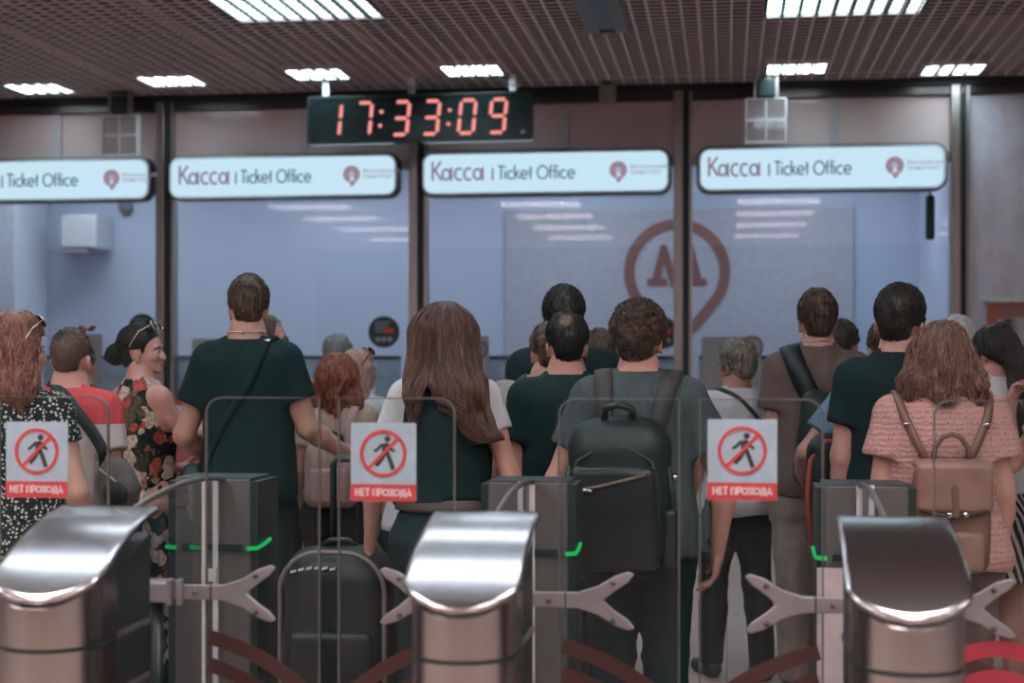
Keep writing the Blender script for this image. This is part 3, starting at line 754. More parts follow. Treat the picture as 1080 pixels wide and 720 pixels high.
for ti, xa in enumerate(XA):
    r = empty('turnstile', (xa, YN, 0)); tag(r, 'steel '+where[ti], 'turnstile', 'steel turnstiles')
    V, Fc = smooth_cover(xa, .130, 0)
    link('scoop_cover', mesh_np('scoop_cover', V, Fc), cov, r)
    V = []; 
    # column: front half round, flat rear
    m = MB(); n = 28; ring = [(.122*math.cos(math.pi+math.pi*i/n), .122*math.sin(math.pi+math.pi*i/n)) for i in range(n+1)]+[(.122,.10),(-.122,.10)]
    def slab(zlo, zhi, sc_=1):
        k = len(ring); Vv = [(p[0]*sc_,p[1]*sc_,zlo) for p in ring]+[(p[0]*sc_,p[1]*sc_,zhi(p)) for p in ring]
        return Vv, [tuple(range(k-1,-1,-1)), tuple(range(k,2*k))]+[(i,(i+1)%k,(i+1)%k+k,i+k) for i in range(k)]
    a, f_ = slab(.868, lambda p: cover_z((p[1]+.118)/.478)-.024); slab_add(m, a, f_); m.build('column_head', col_m, r)
    m = MB(); a, f_ = slab(.0, lambda p: .858); slab_add(m, a, f_); m.build('column', col_m, r)
    m = MB(); a, f_ = slab(.856, lambda p: .870, .985); slab_add(m, a, f_); m.build('joint_ring', dark_metal, r)
    m = MB(); m.poly([(-.0,0)]*3, 0, 0) if False else None
    pz = [(.09,0),(.33,0),(.33,1.09),(.28,1.075),(.09,1.015)]
    k = len(pz); Vv = [(-.118,p[0],p[1]) for p in pz]+[(.118,p[0],p[1]) for p in pz]
    MB().add(Vv, [tuple(range(k)), tuple(range(2*k-1,k-1,-1))]+[(i,i+k,(i+1)%k+k,(i+1)%k) for i in range(k)]).build('pedestal_body', side_m, r)
    for s_ in (-1,1):
        for zz in (.86,.72): MB().box(s_*.1195-.004, s_*.1195+.004, .10, .32, zz, zz+.014).build('side_rail', cab_m, r)
    # rear cabinet
    cy = YF-YN; zt_ = 1.155; fx = (-.035,-.015,.02)[ti]; kids = set(r.children)
    cb = MB().box(-.125,.125,cy,cy+.21,0,zt_).build('rear_cabinet', cab_m, r, bevel=.006)
    for s_ in (-1,1): MB().box(s_*.137-.012, s_*.137+.012, cy+.005, cy+.23, 0, zt_-.008).build('side_panel', cab_d, r)
    if ti == 2: MB().box(-.148,-.06,cy-.012,cy-.002,0,.905).build('lower_panel', m_plain('pale_panel', (.52,.43,.43,1), .4), r)
    MB().box(-.128,.128,cy+.004,cy+.212,zt_,zt_+.003).build('top_cap', cab_d, r)
    for xx in (-.022,.014): MB().box(xx-.008,xx+.008,cy-.016,cy,0,zt_+.003).build('bright_strip', strip_m, r)
    MB().box(-.10,.10,cy-.008,cy-.001,.925,.947).build('band', dark_metal, r)
    for s_ in (-1,1):
        m = MB(); m.tube([(s_*.118,cy-.010,.934),(s_*.145,cy-.010,.936)], .007, 8); m.build('led', green, r)
        MB().tube([(s_*.150,cy-.008,.936),(s_*.152,cy+.07,.942),(s_*.152,cy+.13,.950)], .007, 8).build('led', green, r)
    MB().box(-.028,.02,cy-.026,cy-.014,.83,.87).build('lock_block', strip_m, r)
    for k_ in set(r.children)-kids: k_.location.x = fx
    # glass fin between pedestal and cabinet with a bright arched edge
    pts = []
    for i in range(17):
        v = i/16; y = .30+(cy-.30)*v; pts.append((y, 1.085+.07*v+.045*math.sin(math.pi*min(1,v*1.0))**.8))
    Vv = []; 
    for y, z in pts: Vv += [(-.006,y,z),(.006,y,z),(.006,y,.25),(-.006,y,.25)]
    Fc = []
    for i in range(16):
        a = 4*i
        for q in range(4): Fc.append((a+q,a+4+q,a+4+(q+1)%4,a+(q+1)%4))
    Fc += [(0,1,2,3),(67,66,65,64)]
    MB().add(Vv, Fc).build('glass_fin', leaf_m, r)
    MB().tube([(0,y,z) for y, z in pts], .009, 8).build('fin_edge', edge_m, r)
    # forked arms that clamp the leaves
    ay = YM-YN
    o = MB().box(-.045,.045,ay-.04,ay+.04,.855,.915).build('arm_hub', arm_m, r, bevel=.01)
    MB().tube([(0,ay,.86),(0,ay,.25)], .018, 10).build('hub_post', side_m, r)
    for s_ in (-1,1):
        m = MB(); ar = [(.03,.905),(.20,.907),(.255,.925),(.300,.953),(.338,.965),(.352,.957),(.335,.936),(.300,.912),(.268,.885),
              (.300,.858),(.335,.834),(.352,.813),(.338,.805),(.300,.817),(.255,.845),(.20,.863),(.03,.865)]
        pts_ = [(s_*p[0], p[1]-.0) for p in ar]
        m.poly(pts_[::-1] if s_ > 0 else pts_, ay-.024, ay-.008)
        arm_o = m.build('forked_arm', arm_m, r, bevel=.004)
        for bx, bz in ((.12,.885),(.295,.935),(.295,.833)): MB().tube([(s_*bx,ay-.028,bz),(s_*bx,ay-.020,bz)], .008, 10).build('bolt', cab_m, arm_o)
        MB().box(s_*.165-.002, s_*.165+.002, ay-.0255, ay-.007, .864, .907).build('seam', dark_metal, arm_o)
        if ti == 0 and s_ > 0:
            for xx in (.045,.075): MB().box(xx-.008,xx+.008,ay-.036,ay-.006,.848,.922).build('clamp', arm_m, arm_o, bevel=.003)
    # glass leaves, one to each side
    for s_ in (-1,1):
        x0, x1 = .145*s_, .472*s_; lo, hi = min(x0,x1), max(x0,x1)
        out = rrect(lo, hi, .30, 1.432, .045, 8, (0,0,s_ < 0,s_ > 0) if False else ((0,0,0,1) if s_ > 0 else (0,0,1,0)))
        leaf = MB().poly(out, ay-.005, ay+.005).build('glass_leaf', leaf_m, r)
        MB().ribbon(out, .0045, ay-.006, ay+.006, True).build('leaf_rim', edge_m, leaf)
        m = MB()
        for rr in (.66,.585):
            a0 = math.degrees(math.acos(.155/rr)); a1 = math.degrees(math.acos(.455/rr))
            pts_ = [(s_*p[0], p[1]+.116) for p in arc(0,0,rr,a0,a1,16)]
            m.ribbon(pts_, .042, ay-.0075, ay-.0055)
        m.build('red_arc', red_arc, leaf)
# bright red arcs on the leaf at the right edge
p = on_y(1053, 677, YM-.02); m = MB()
for rr in (.22,.145): m.ribbon(arc(0,0,rr,25,155,24), .042, -.002, .0)
o = m.build('red_arc_sticker', m_plain('red_arc_bright', (.42,.035,.06,1), .45)); o.location = (p.x, YM-.0085, p.z-.24)
tag(o, 'bright red double arc sticker on the glass leaf at the bottom right corner', 'sticker')
# neighbouring lane's leaf that carries the left no-entry sign belongs to the leftmost turnstile's left leaf
plate_w = m_plain('sign_white', (.35,.44,.51,1), .5); plate_r = m_plain('sign_red', (.55,.055,.06,1), .45); fig = m_plain('figure_black', (.045,.035,.035,1), .5); letw = m_plain('sign_letter', (.74,.55,.56,1), .5)
for (px, px0, px1, y0, y1), wh in zip(((38.5,4,74,444,525),(404.5,369,440,446,528),(783,746,820,443,526)), ('in front of the woman in polka dots','in front of the long-haired woman and trolley bag','right of the curly-haired man with the backpack')):
    a = on_y(px0, y1, YM-.01); b_ = on_y(px1, y0, YM-.01); w2 = .0925; hh = .217
    r = empty('no_entry_sign', ((a.x+b_.x)/2, YM-.008, (a.z+b_.z)/2)); tag(r, 'white no-walking sign on glass '+wh, 'sign', 'no-walking signs on the gates')
    MB().poly(rrect(-w2,w2,-hh/2,hh/2,.003,2), -.003, .001).build('plate', plate_w, r)
    MB().poly(rrect(-w2,w2,-hh/2,-hh/2+.047,.003,2), -.0045, -.0025).build('caption_band', plate_r, r)
    m, _ = lettering('HET пPQXQдA', -w2+.014, -hh/2+.014, .021, .0052, -.006, -.0045, width=2*w2-.026); m.build('lettering', letw, r)
    cz = .024; R0 = .066
    m = MB().disc(.012,cz+.040,.0085,-.0045,-.0028,16)
    m.poly([(p[0],cz+p[1]) for p in ((-.004,.026),(.012,.031),(.017,.024),(.014,.004),(.003,-.001),(-.004,.008))][::-1], -.0045,-.0028)
    for st, wd in (([(-.002,.026),(-.016,.012),(-.026,.006)],.008),([(.014,.024),(.022,.012),(.032,.006)],.008),([(.010,.004),(.018,-.016),(.028,-.044)],.0115),([(.004,.002),(-.006,-.018),(-.020,-.034)],.0115)):
        m.ribbon([(p[0],cz+p[1]) for p in st], wd, -.0045, -.0028)
    m.build('walking_figure', fig, r)
    MB().ribbon(arc(0,cz,R0-.005,0,360,48)[:-1], .0095, -.0055, -.0028, True).build('red_ring', plate_r, r)
    MB().ribbon([(-.044,cz-.044),(.044,cz+.044)], .0095, -.0058, -.0030).build('red_slash', plate_r, r)
# ---------------------------------------------------------------- people
ROWS = {
 'm': [(.78,.150,.110,0),(.90,.168,.122,-.012),(1.0,.156,.110,0),(1.10,.150,.104,.005),(1.22,.163,.112,0),(1.33,.168,.120,-.012),(1.395,.158,.108,-.018),(1.44,.118,.084,-.02),(1.48,.082,.064,-.02),(1.53,.058,.058,-.015)],
 'f': [(.78,.156,.112,0),(.88,.176,.126,-.018),(.98,.156,.108,0),(1.08,.130,.094,.008),(1.2,.142,.108,.008),(1.29,.152,.122,.008),(1.385,.140,.098,-.012),(1.43,.112,.076,-.018),(1.475,.066,.056,-.018),(1.53,.049,.05,-.012)]}
SHX = {'m': .160, 'f': .146}
def prof(g, w, off=lambda z: .0, z0=None, z1=None, belly=0):
    out = []
    for z, a, b, y in ROWS[g]:
        if z0 is not None and z < z0-.12: continue
        if z1 is not None and z > z1+.06: continue
        k = w if z < 1.42 else 1+(w-1)*.4
        e = off(z); out.append((z, a*k+e, b*(1+(w-1)*.8)+e+(belly if .95 < z < 1.25 else 0), y))
    return out
class Body:
    def __init__(s, g='m', w=1.0, armL=None, armR=None, legs=((-.095,0),(.095,0)), stride=0):
        s.g, s.w = g, w; sx = SHX[g]*w; s.sx = sx
        s.sh = {-1: np.array([-sx,-.014,1.39]), 1: np.array([sx,-.014,1.39])}
        dflt = lambda q: (np.array([q*(sx+.045),-.03,1.11]), np.array([q*(sx+.045),.04,.87]), dict(f=(q*.05,.15,-1), n=(-q,0.15,0), curl=.35))
        s.arm = {-1: armL or dflt(-1), 1: armR or dflt(1)}
        s.r = (.060,.043,.027) if g == 'm' else (.045,.036,.024)
        s.feet = legs
    def legpts(s, q):
        fx, fy = s.feet[0 if q < 0 else 1]
        return np.array([q*.092*s.w, 0, .86]), np.array([(q*.092*s.w+fx)/2+.0, fy*.5+.012, .49]), np.array([fx, fy-.02, .09])
    def limbs(s, S_, arms=True, inf=0.0, legs=True, fore=True):
        g = s.g; ww = .5+.5*s.w
        for q in (-1,1):
            if arms:
                e, wri = np.array(s.arm[q][0]), np.array(s.arm[q][1]); a, b, c = s.r
                S_.el(s.sh[q]+np.array([-q*.006,0,.004]), (a*1.02*ww,a*1.0,a*1.05), k=.05)
                S_.rc(s.sh[q], s.sh[q]*.55+e*.45, a*.94*ww, a*.88*ww, k=.03); S_.rc(s.sh[q]*.55+e*.45, e, a*.88*ww, b*ww, k=.02)
                if fore:
                    m = e*.7+wri*.3; S_.rc(e, m, b*ww, b*1.03*ww, k=.02); S_.rc(m, wri, b*1.03*ww, c, k=.015)
            if legs:
                h, kn, an = s.legpts(q)
                t = .088 if g == 'm' else .092
                S_.rc(h, kn, t*ww, .058*ww, k=.04); m = kn*.68+an*.32
                S_.rc(kn, m+np.array([0,-.014,0]), .055*ww, .056*ww, k=.02); S_.rc(m+np.array([0,-.014,0]), an, .056*ww, .036, k=.02)
                S_.rc(an, an+np.array([0,.0,-.05]), .036, .035, k=.02); S_.rc(an+np.array([0,-.01,-.05]), an+np.array([q*.02,.15,-.062]), .036, .026, k=.02)
        return S_
    def core(s, head=True):
        B = SDF(); B.loft(prof(s.g, s.w), k=.03); s.limbs(B)
        nk = .056 if s.g == 'm' else .046
        B.rc((0,-.03,1.42), (0,-.014,1.56), nk*1.08, nk, k=.04)
        return B
def head_sdf(g='m', fat=1.0):
    H = SDF(); f = fat*(1.0 if g == 'm' else .95)
    H.el((0,-.014,.105), (.076*f,.096,.092), k=.02)
    H.el((0,.03,.055), (.061*f,.064,.088), k=.03)
    H.el((0,.040,-.002), (.047*f,.048,.036), k=.03)
    H.el((0,.076,-.024), (.020,.018,.016), k=.02)
    H.rc((0,.088,.070), (0,.106,.036), .009, .012, k=.014)
    for q in (-1,1):
        H.el((q*.012,.099,.034), (.008,.010,.007), k=.008)
        H.el((q*.040,.066,.040), (.022,.022,.02), k=.025)
        H.el((q*.030,.082,.088), (.024,.010,.008), k=.018)
        R = Matrix.Rotation(q*.35, 3, 'Z')@Matrix.Rotation(-.15, 3, 'X')
        H.el((q*.077*f,-.008,.052), (.008,.017,.028), R, k=.008)
        H.el((q*.081*f,-.012,.060), (.008,.012,.017), R, k=.006)
        H.el((q*.079*f,.002,.026), (.007,.009,.010), k=.008)
    H.el((0,.092,.012), (.020,.010,.006), k=.008); H.el((0,.090,.001), (.018,.010,.007), k=.006)
    nk = .056 if g == 'm' else .046
    H.rc((0,-.020,.06), (0,-.022,-.13), nk*.98, nk*1.04, k=.035)
    def sock(P):
        x = np.abs(P[...,0])-.030
        return np.exp(-((x/.016)**2+((P[...,1]-.09)/.03)**2+((P[...,2]-.068)/.012)**2))*.010
    return H.disp(sock)
def hand_np(wrist, f, n, curl=.4, q=1, h=.0042, spread=.9, flex=None):
    """palm, five separate fingers; f: fingers' direction, n: palm's facing"""
    f = _n(f); n = np.array(n, float); n = _n(n-(n@f)*f); t = np.cross(f, n)*(1 if q > 0 else -1)   # t: towards the thumb
    t = -t if False else t
    D = SDF(); w = np.array(wrist, float)
    pc = w+f*.052
    Rm = Matrix(np.stack([t, f, n], 1).tolist())
    D.rc(w-f*.03, w+f*.02, .025, .024, k=.015)
    D.el(pc, (.040,.050,.016), Rm, k=.015)
    Ls = [(.030,.082),(.010,.092),(-.010,.085),(-.029,.066)]
    for j, (off, L) in enumerate(Ls):
        c = curl if flex is None else flex[j]
        a = w+f*(.090-abs(off-.008)*.35)+t*off; d = f+t*off*spread*2; ang = .15+c*.5; p = a
        for sg, (fr, r0, r1) in enumerate(((.45,.0088,.0082),(.30,.0082,.0076),(.25,.0076,.0062))):
            dd = _n(_n(d)*math.cos(ang)+n*math.sin(ang)); e = p+dd*L*fr
            D.rc(p, e, r0, r1, k=.005); p = e; ang += c*.9
    a = w+f*.022+t*.026; p1 = a+_n(f*.65+t*.75+n*.3)*.042; p2 = p1+_n(f*.95+t*.25+n*(.25+curl*.3))*.032; p3 = p2+_n(f*1.0-t*.05+n*(.2+curl*.5))*.024
    D.rc(a, p1, .0145, .011, k=.012); D.rc(p1, p2, .0105, .0098, k=.004); D.rc(p2, p3, .0095, .0075, k=.004)
    return D.mesh(h)
def hairline(back=-.025, side=.055, front=.128, sb=.02):
    ys = np.array([-.12,-.03,.0,.018,.032,.05,.075,.12]); zs = np.array([back,back+.015,side*.72+.0,sb,.085,front-.02,front,front+.01])
    def f(P):
        z = np.interp(P[...,1], ys, zs); x = np.clip((np.abs(P[...,0])-.040)/.030, 0, 1); x = x*x*(3-2*x)
        return np.where(P[...,1] < .016, np.maximum(z, back+(side+.010-back)*x), z)
    return f
def strands(V3, starts, ndir, steps, dl, lift, seed=0, jit=.3, crown=(0,-.04,.20), grav=1.0, out=.9):
    """polylines flowing over an implicit hair volume"""
    r = np.random.RandomState(seed); P = V3.onto(starts, lift*(.3+.9*r.rand(len(starts)))[:,None][:,0]) ; L = [P]
    lf = lift*(.2+1.0*r.rand(len(P))); bias = r.normal(size=(len(P),3))*jit
    for i in range(steps-1):
        N = V3.grad(P); d = (P-np.array(crown))*np.array([1,1,0])*out/.08+np.array([0,0,-1])*grav+bias+np.array(ndir)
        d = d-(d*N).sum(-1, keepdims=True)*N*.95; d /= np.linalg.norm(d, axis=-1, keepdims=True)+1e-9
        P = P+d*dl; P = V3.onto(P, lf, 2); L.append(P)
    return np.stack(L, 1)
def short_hair(head, t=.014, hl=None, seed=0, crown=(0,-.05,.195), n=700, dl=.006, steps=5, curl=0, top=0.0, h=.005, amp=.003, g='m', fat=1.0):
    """cap of short hair with separate locks"""
    hl = hl or hairline(); D = SDF(); f = fat
    D.el((0,-.016,.105), (.076*f+t,.094+t,.092+t+top), k=.02)
    D.el((0,-.050,.045), (.058*f+t*.6,.050+t*.7,.065), k=.03)
    if top: D.el((0,.03,.165), (.052,.056,.034+top), k=.03)
    D.disp(lambda P: wr(P, 140, seed)*amp+wr(P, 60, seed+1)*amp)
    D.disp(lambda P: (1-np.clip((P[...,2]-hl(P))/.075, 0, 1))*t*.55)
    D.cut(lambda P: (hl(P)+wr(P, 120, seed+3)*.004-P[...,2])*.8)
    V, Q = D.mesh(h)
    r = np.random.RandomState(seed); z = V[:,2]; pick = np.flatnonzero(z > hl(V)+.004)
    st = V[r.choice(pick, min(n, len(pick)), replace=False)]
    parts = [(V, Q)]
    if curl:
        N = D.grad(st); ph = r.rand(len(st))*6.28; L = []
        a = np.cross(N, r.normal(size=N.shape)); a /= np.linalg.norm(a, axis=-1, keepdims=True); b = np.cross(N, a)
        for k in range(9):
            an = ph+k*.85; rad = curl*(1-.04*k)
            L.append(st+N*(.002+.0012*k)+(a*np.cos(an)[:,None]+b*np.sin(an)[:,None])*rad)
        parts.append(tubes_np(np.stack(L,1), np.linspace(.0032,.0012,9)))
    else:
        Pn = strands(D, st, (0,0,0), steps, dl, .005, seed, .45, crown)
        parts.append(tubes_np(Pn, np.linspace(.0026,.0004,steps), 3))
    return join_np(parts)
def long_hair(D, n, steps, dl, seed, crown=(0,-.02,.20), zmin=.09, rad=.0026, lift=.006, h=.008, jit=.16, out=.7, ndir=(0,0,0), wave=0, cutz=None, region=None):
    V, Q = D.mesh(h); r = np.random.RandomState(seed)
    ok = V[:,2] > zmin
    if region is not None: ok &= region(V)
    pick = np.flatnonzero(ok)
    st = V[r.choice(pick, min(n, len(pick)), replace=False)]
    Pn = strands(D, st, ndir, steps, dl, lift, seed, jit, crown, 1.0, out)
    if wave:
        k = np.arange(steps)[None,:,None]; ph = r.rand(len(Pn),1,1)*6.28
        Pn = Pn+np.sin(k*dl*55+ph)*wave*np.minimum(k/6,1)*r.normal(size=(len(Pn),1,3))
    prof_ = rad*np.concatenate([np.linspace(.5,1,4), np.ones(max(steps-8,0)), np.linspace(1,.15,4)])[:steps]
    return join_np([(V, Q), tubes_np(Pn, prof_, 4)])
SKIN = {k: m_skin('skin_'+k, c) for k, c in dict(fair=(.47,.27,.21,1), pink=(.50,.275,.225,1), tan=(.36,.19,.135,1), olive=(.47,.28,.21,1)).items()}
M_EYE = m_plain('eye_white', (.36,.33,.32,1), .3); M_IRIS = m_plain('iris_brown', (.03,.02,.015,1), .2); M_LIP = m_plain('lip_colour', (.42,.16,.15,1), .4)
M_SHOE = m_plain('shoe_dark', (.02,.028,.028,1), .5)
PEOPLE = {}
def person(name_label, px, top, s, g='m', yaw=0, w=1.0, skin='fair', head=(0,0,0), hair=None, hairmat=None, armL=None, armR=None,
           garments=(), shoes=M_SHOE, cat='person', fat=1.0, feet=((-.095,0),(.095,0)), headfwd=0.0, hscale=.93, group=None, hair_lift=.012, bald=False, bodypx=None):
    z = F/s; H = CH+(HZ-top)/s
    p = at_depth(bodypx if bodypx is not None else px, HZ, z)
    sc = H/(1.535+(.195+hair_lift)*hscale)
    root = empty('person', (p.x, p.y, 0), yaw, sc); tag(root, name_label, cat, group)
    b = Body(g, w, armL, armR, feet); b.root = root
    core = b.core(); skinm = SKIN[skin]
    hs = head_sdf(g, fat)
    piv = Vector((0, headfwd-.005, 1.535))
    Rm = Matrix.Rotation(head[0],3,'Z')@Matrix.Rotation(head[1],3,'X')@Matrix.Rotation(head[2],3,'Y')
    Rn = np.array(Rm)
    tohead = lambda V: (V*hscale)@Rn.T+np.array(piv)
    parts = [core.mesh(.0125, None, None)]
    hv, hq = hs.mesh(.0055, lo=(-.12,-.14,-.12), hi=(.12,.14,.22)); parts.append((tohead(hv), hq))
    for q in (-1,1):
        e, wri, hd = b.arm[q]
        parts.append(hand_np(wri, hd['f'], hd['n'], hd.get('curl',.4), q, flex=hd.get('flex')))
    V, Q = join_np(parts)
    link('body', mesh_np('body', V, Q), skinm, root)
    # eyes and lips
    m = MB()
    for q in (-1,1):
        c = tohead(np.array([[q*.030,.0800,.066]]))[0]
        eye = MB(); n_ = 10
        pr = [(max(.0005,.0108*math.sin(math.pi*i/n_)), .0108*math.cos(math.pi*i/n_)) for i in range(n_, -1, -1)]
        eye.lathe((0,0), pr, 14); eye.v = [tuple(np.array(v)+c) for v in eye.v]
        eo = eye.build('eye', M_EYE, root)
        fw = Rn@np.array([0,1,0]); ir = MB().tube([c+fw*.0092, c+fw*.0112], [.0056,.0050], 14).build('iris', M_IRIS, eo)
        br = MB().tube([tohead(np.array([[q*x, y, zz]]))[0] for x, y, zz in ((.016,.0945,.087),(.030,.0915,.092),(.046,.081,.087))], [.0035,.0038,.0015], 6).build('eyebrow', hairmat if hairmat else M_IRIS, root)
    MB().tube([tohead(np.array([[x, y, .0065]]))[0] for x, y in ((-.019,.092),(-.008,.1015),(0,.1025),(.008,.1015),(.019,.092))], [.001,.003,.0035,.003,.001], 6).build('lips', M_LIP, root)
    if hair is not None:
        hv, hq = hair(hs, b); link('hair', mesh_np('hair', tohead(hv), hq), hairmat, root)
    b.tohead = tohead; b.hs = hs; b.core_s = core; b.outer = None
    for gm in garments: gm(b, root)
    if shoes is not None:
        for q in (-1,1):
            _, _, an = b.legpts(q)
            D = SDF(); a = an+np.array([0,-.02,-.045]); t = an+np.array([q*.02,.155,-.055])
            D.rc(a, t, .046, .036, k=.02); D.rc(an+np.array([0,-.012,-.005]), a, .045, .045, k=.02)
            zb = .004
            D.cut(lambda P: zb-P[...,2])
            v, qq = D.mesh(.009); so = link('shoe', mesh_np('shoe', v, qq), shoes, root)
            so_m = MB(); 
    PEOPLE[name_label] = b
    return b
# --- garments: each returns f(body, root) that adds one child mesh and remembers the outer surface
def _sleeves(D, b, frac, inf, flare=.012, drop=0):
    for q in (-1,1):
        sh, e, wri = b.sh[q], np.array(b.arm[q][0]), np.array(b.arm[q][1]); a = b.r[0]*(.5+.5*b.w)
        D.el(sh+np.array([-q*.012,0,.004]), (a*1.05+inf, a+inf, a+inf*.8), k=.05)
        if frac <= 1:
            end = sh+(e-sh)*frac; D.rc(sh, end, a+inf, a*.9+inf+flare, k=.03, flat=True)
        else:
            D.rc(sh, e, a+inf, b.r[1]+inf+.006, k=.03); end = e+(wri-e)*(frac-1); D.rc(e, end, b.r[1]+inf+.006, b.r[2]+inf+.010, k=.02, flat=True)
def top_garment(name, mat, sleeve=.55, hem=.86, inf=.013, loose=.02, neck=1.492, nslope=.45, flare=.009, belly=0, fold=.005, seed=1, extra=None, cuts=(), h=.011, u=None, v=None):
    def f(b, root):
        D = SDF(); off = lambda z: inf+(loose*min(1, max(0,(1.30-z)/.25)) if z < 1.3 else 0)
        D.loft(prof(b.g, b.w, off, belly=belly), k=.03)
        if sleeve: _sleeves(D, b, sleeve, inf, flare)
        if extra: extra(D, b)
        D.disp(lambda P: wr(P, 22, seed, (1,1,.55))*fold*np.clip((1.47-P[...,2])/.15, .15, 1)+wr(P, 55, seed+5, (1,1,.5))*fold*.35)
        D.cut(lambda P: hem+.006*np.sin(P[...,0]*20)-P[...,2])
        D.cut(lambda P: np.where(np.abs(P[...,0]) < .14, (P[...,2]-neck)+nslope*P[...,1]*np.where(P[...,1] > -.06, 1, 0)*.6, -1))
        for c in cuts: D.cut(c)
        vv, q = D.mesh(h); o = link(name, mesh_np(name, vv, q), mat, root); b.outer = D; b.parts = getattr(b, 'parts', {}); b.parts[name] = o
    return f
def trousers(name, mat, inf=.014, hem=.07, waist=1.0, flare=.0, fold=.005, seed=3, shorts=None, h=.012):
    def f(b, root):
        D = SDF(); ww = .5+.5*b.w
        D.loft(prof(b.g, b.w, lambda z: inf, z1=waist), k=.03)
        for q in (-1,1):
            hp, kn, an = b.legpts(q); an = an+np.array([0,0,0.0])
            D.rc(hp, kn, .092*ww+inf, .060*ww+inf, k=.045)
            m = kn*.68+an*.32+np.array([0,-.012,0]); D.rc(kn, m, .060*ww+inf, .058*ww+inf, k=.02); D.rc(m, an+np.array([0,0,-.03]), .058*ww+inf, .048+inf+flare, k=.02)
        D.disp(lambda P: wr(P, 26, seed, (.6,.6,1.2))*fold+wr(P, 60, seed+2)*fold*.4)
        D.cut(lambda P: P[...,2]-waist); hz = shorts or hem
        D.cut(lambda P: hz-P[...,2])
        v, q = D.mesh(h); link(name, mesh_np(name, v, q), mat, root)
    return f
def skirt(name, mat, rows, fold=.006, seed=4, n=2.1, pleat=0, h=.012):
    def f(b, root):
        D = SDF(); D.loft(rows, k=.02, n=n)
        D.disp(lambda P: wr(P, 22, seed, (1,1,.15))*fold)
        if pleat: D.disp(lambda P: np.sin(np.arctan2(P[...,1], P[...,0])*pleat)*fold)
        v, q = D.mesh(h); link(name, mesh_np(name, v, q), mat, root)
    return f
def belt(name, mat, z0, z1, inf=.03):
    def f(b, root):
        D = SDF(); D.loft(prof(b.g, b.w, lambda z: inf), k=.02)
        D.cut(lambda P: z0-P[...,2]); D.cut(lambda P: P[...,2]-z1)
        v, q = D.mesh(.008); link(name, mesh_np(name, v, q), mat, root)
    return f
def bag_root(b, name, label, cat, z=.0):
    r = empty(name, b.root.location, b.root.rotation_euler.z, b.root.scale[0]); tag(r, label, cat); return r
def band(b, root, name, mat, pts, width, thick=.006, lift=.003, m=8, surf=None):
    v, q = strap_np(surf or b.outer, pts, width, thick, lift, m)
    return link(name, mesh_np(name, v, q), mat, root)
def soft(name, mat, parent, D, h=.008):
    v, q = D.mesh(h); return link(name, mesh_np(name, v, q), mat, parent)
def rbox(c, half, r, R=None):
    """rounded-box distance"""
    c = np.array(c, float); half = np.array(half, float); Ri = None if R is None else np.array(R.to_3x3())
    def f(P):
        q = P-c
        if Ri is not None: q = q@Ri
        d = np.abs(q)-(half-r)
        return np.linalg.norm(np.maximum(d, 0), axis=-1)+np.minimum(d.max(-1), 0)-r
    m = np.linalg.norm(half) if R is not None else half
    return (f, c-m, c+m, .012)
# ---------------------------------------------------------------- cloth patterns
def m_polka():
    t = NT('polka_cloth'); v = t.coord((1,1,1)); vo = t.n('ShaderNodeTexVoronoi'); vo.inputs['Scale'].default_value = 74; vo.inputs['Randomness'].default_value = .7; t.l(v, vo.inputs['Vector'])
    c = t.ramp(vo.outputs['Distance'], [(0,(.52,.47,.44,1)),(.36,(.012,.022,.022,1))], True); n = t.noise(t.coord((1,1,.5)), 14, 3)
    t.bsdf(c, .85, 0, n, .5, .03, .2); return t.m
def m_floral():
    t = NT('floral_cloth'); nz = t.n('ShaderNodeTexNoise'); nz.inputs['Scale'].default_value = 9; v = t.coord((1,1,.9)); t.l(v, nz.inputs['Vector'])
    ad = t.n('ShaderNodeMix'); ad.data_type = 'RGBA'; ad.blend_type = 'LINEAR_LIGHT'; ad.inputs[0].default_value = .065; t.l(v, ad.inputs[6]); t.l(nz.outputs['Color'], ad.inputs[7])
    def vor(sc): 
        x = t.n('ShaderNodeTexVoronoi'); x.inputs['Scale'].default_value = sc; t.l(ad.outputs[2], x.inputs['Vector']); return x
    a, b = vor(16), vor(30)
    sel = t.n('ShaderNodeSeparateColor'); t.l(a.outputs['Color'], sel.inputs[0]); sel2 = t.n('ShaderNodeSeparateColor'); t.l(b.outputs['Color'], sel2.inputs[0])
    flower = t.ramp(sel.outputs[0], [(0,(.54,.43,.37,1)),(.30,(.40,.085,.07,1)),(.46,(.48,.37,.32,1)),(.68,(.11,.085,.05,1)),(.84,(.018,.024,.022,1))], True)
    base = t.ramp(sel2.outputs[1], [(0,(.012,.02,.02,1)),(.62,(.045,.045,.028,1)),(.80,(.20,.10,.085,1)),(.90,(.33,.28,.24,1))], True)
    c = t.mix(t.ramp(a.outputs['Distance'], [(0,(1,1,1,1)),(.60,(0,0,0,1))], True), base, flower)
    petal = t.ramp(t.noise(t.coord(), 60, 2), [(.42,(.30,.30,.30,1)),(.55,(1,1,1,1))])
    mu = t.n('ShaderNodeMix'); mu.data_type = 'RGBA'; mu.blend_type = 'MULTIPLY'; mu.inputs[0].default_value = .6; t.l(c, mu.inputs[6]); t.l(petal, mu.inputs[7])
    t.bsdf(mu.outputs[2], .85, 0, t.noise(t.coord((1,1,.4)), 12, 3), .5, .03, .2); return t.m
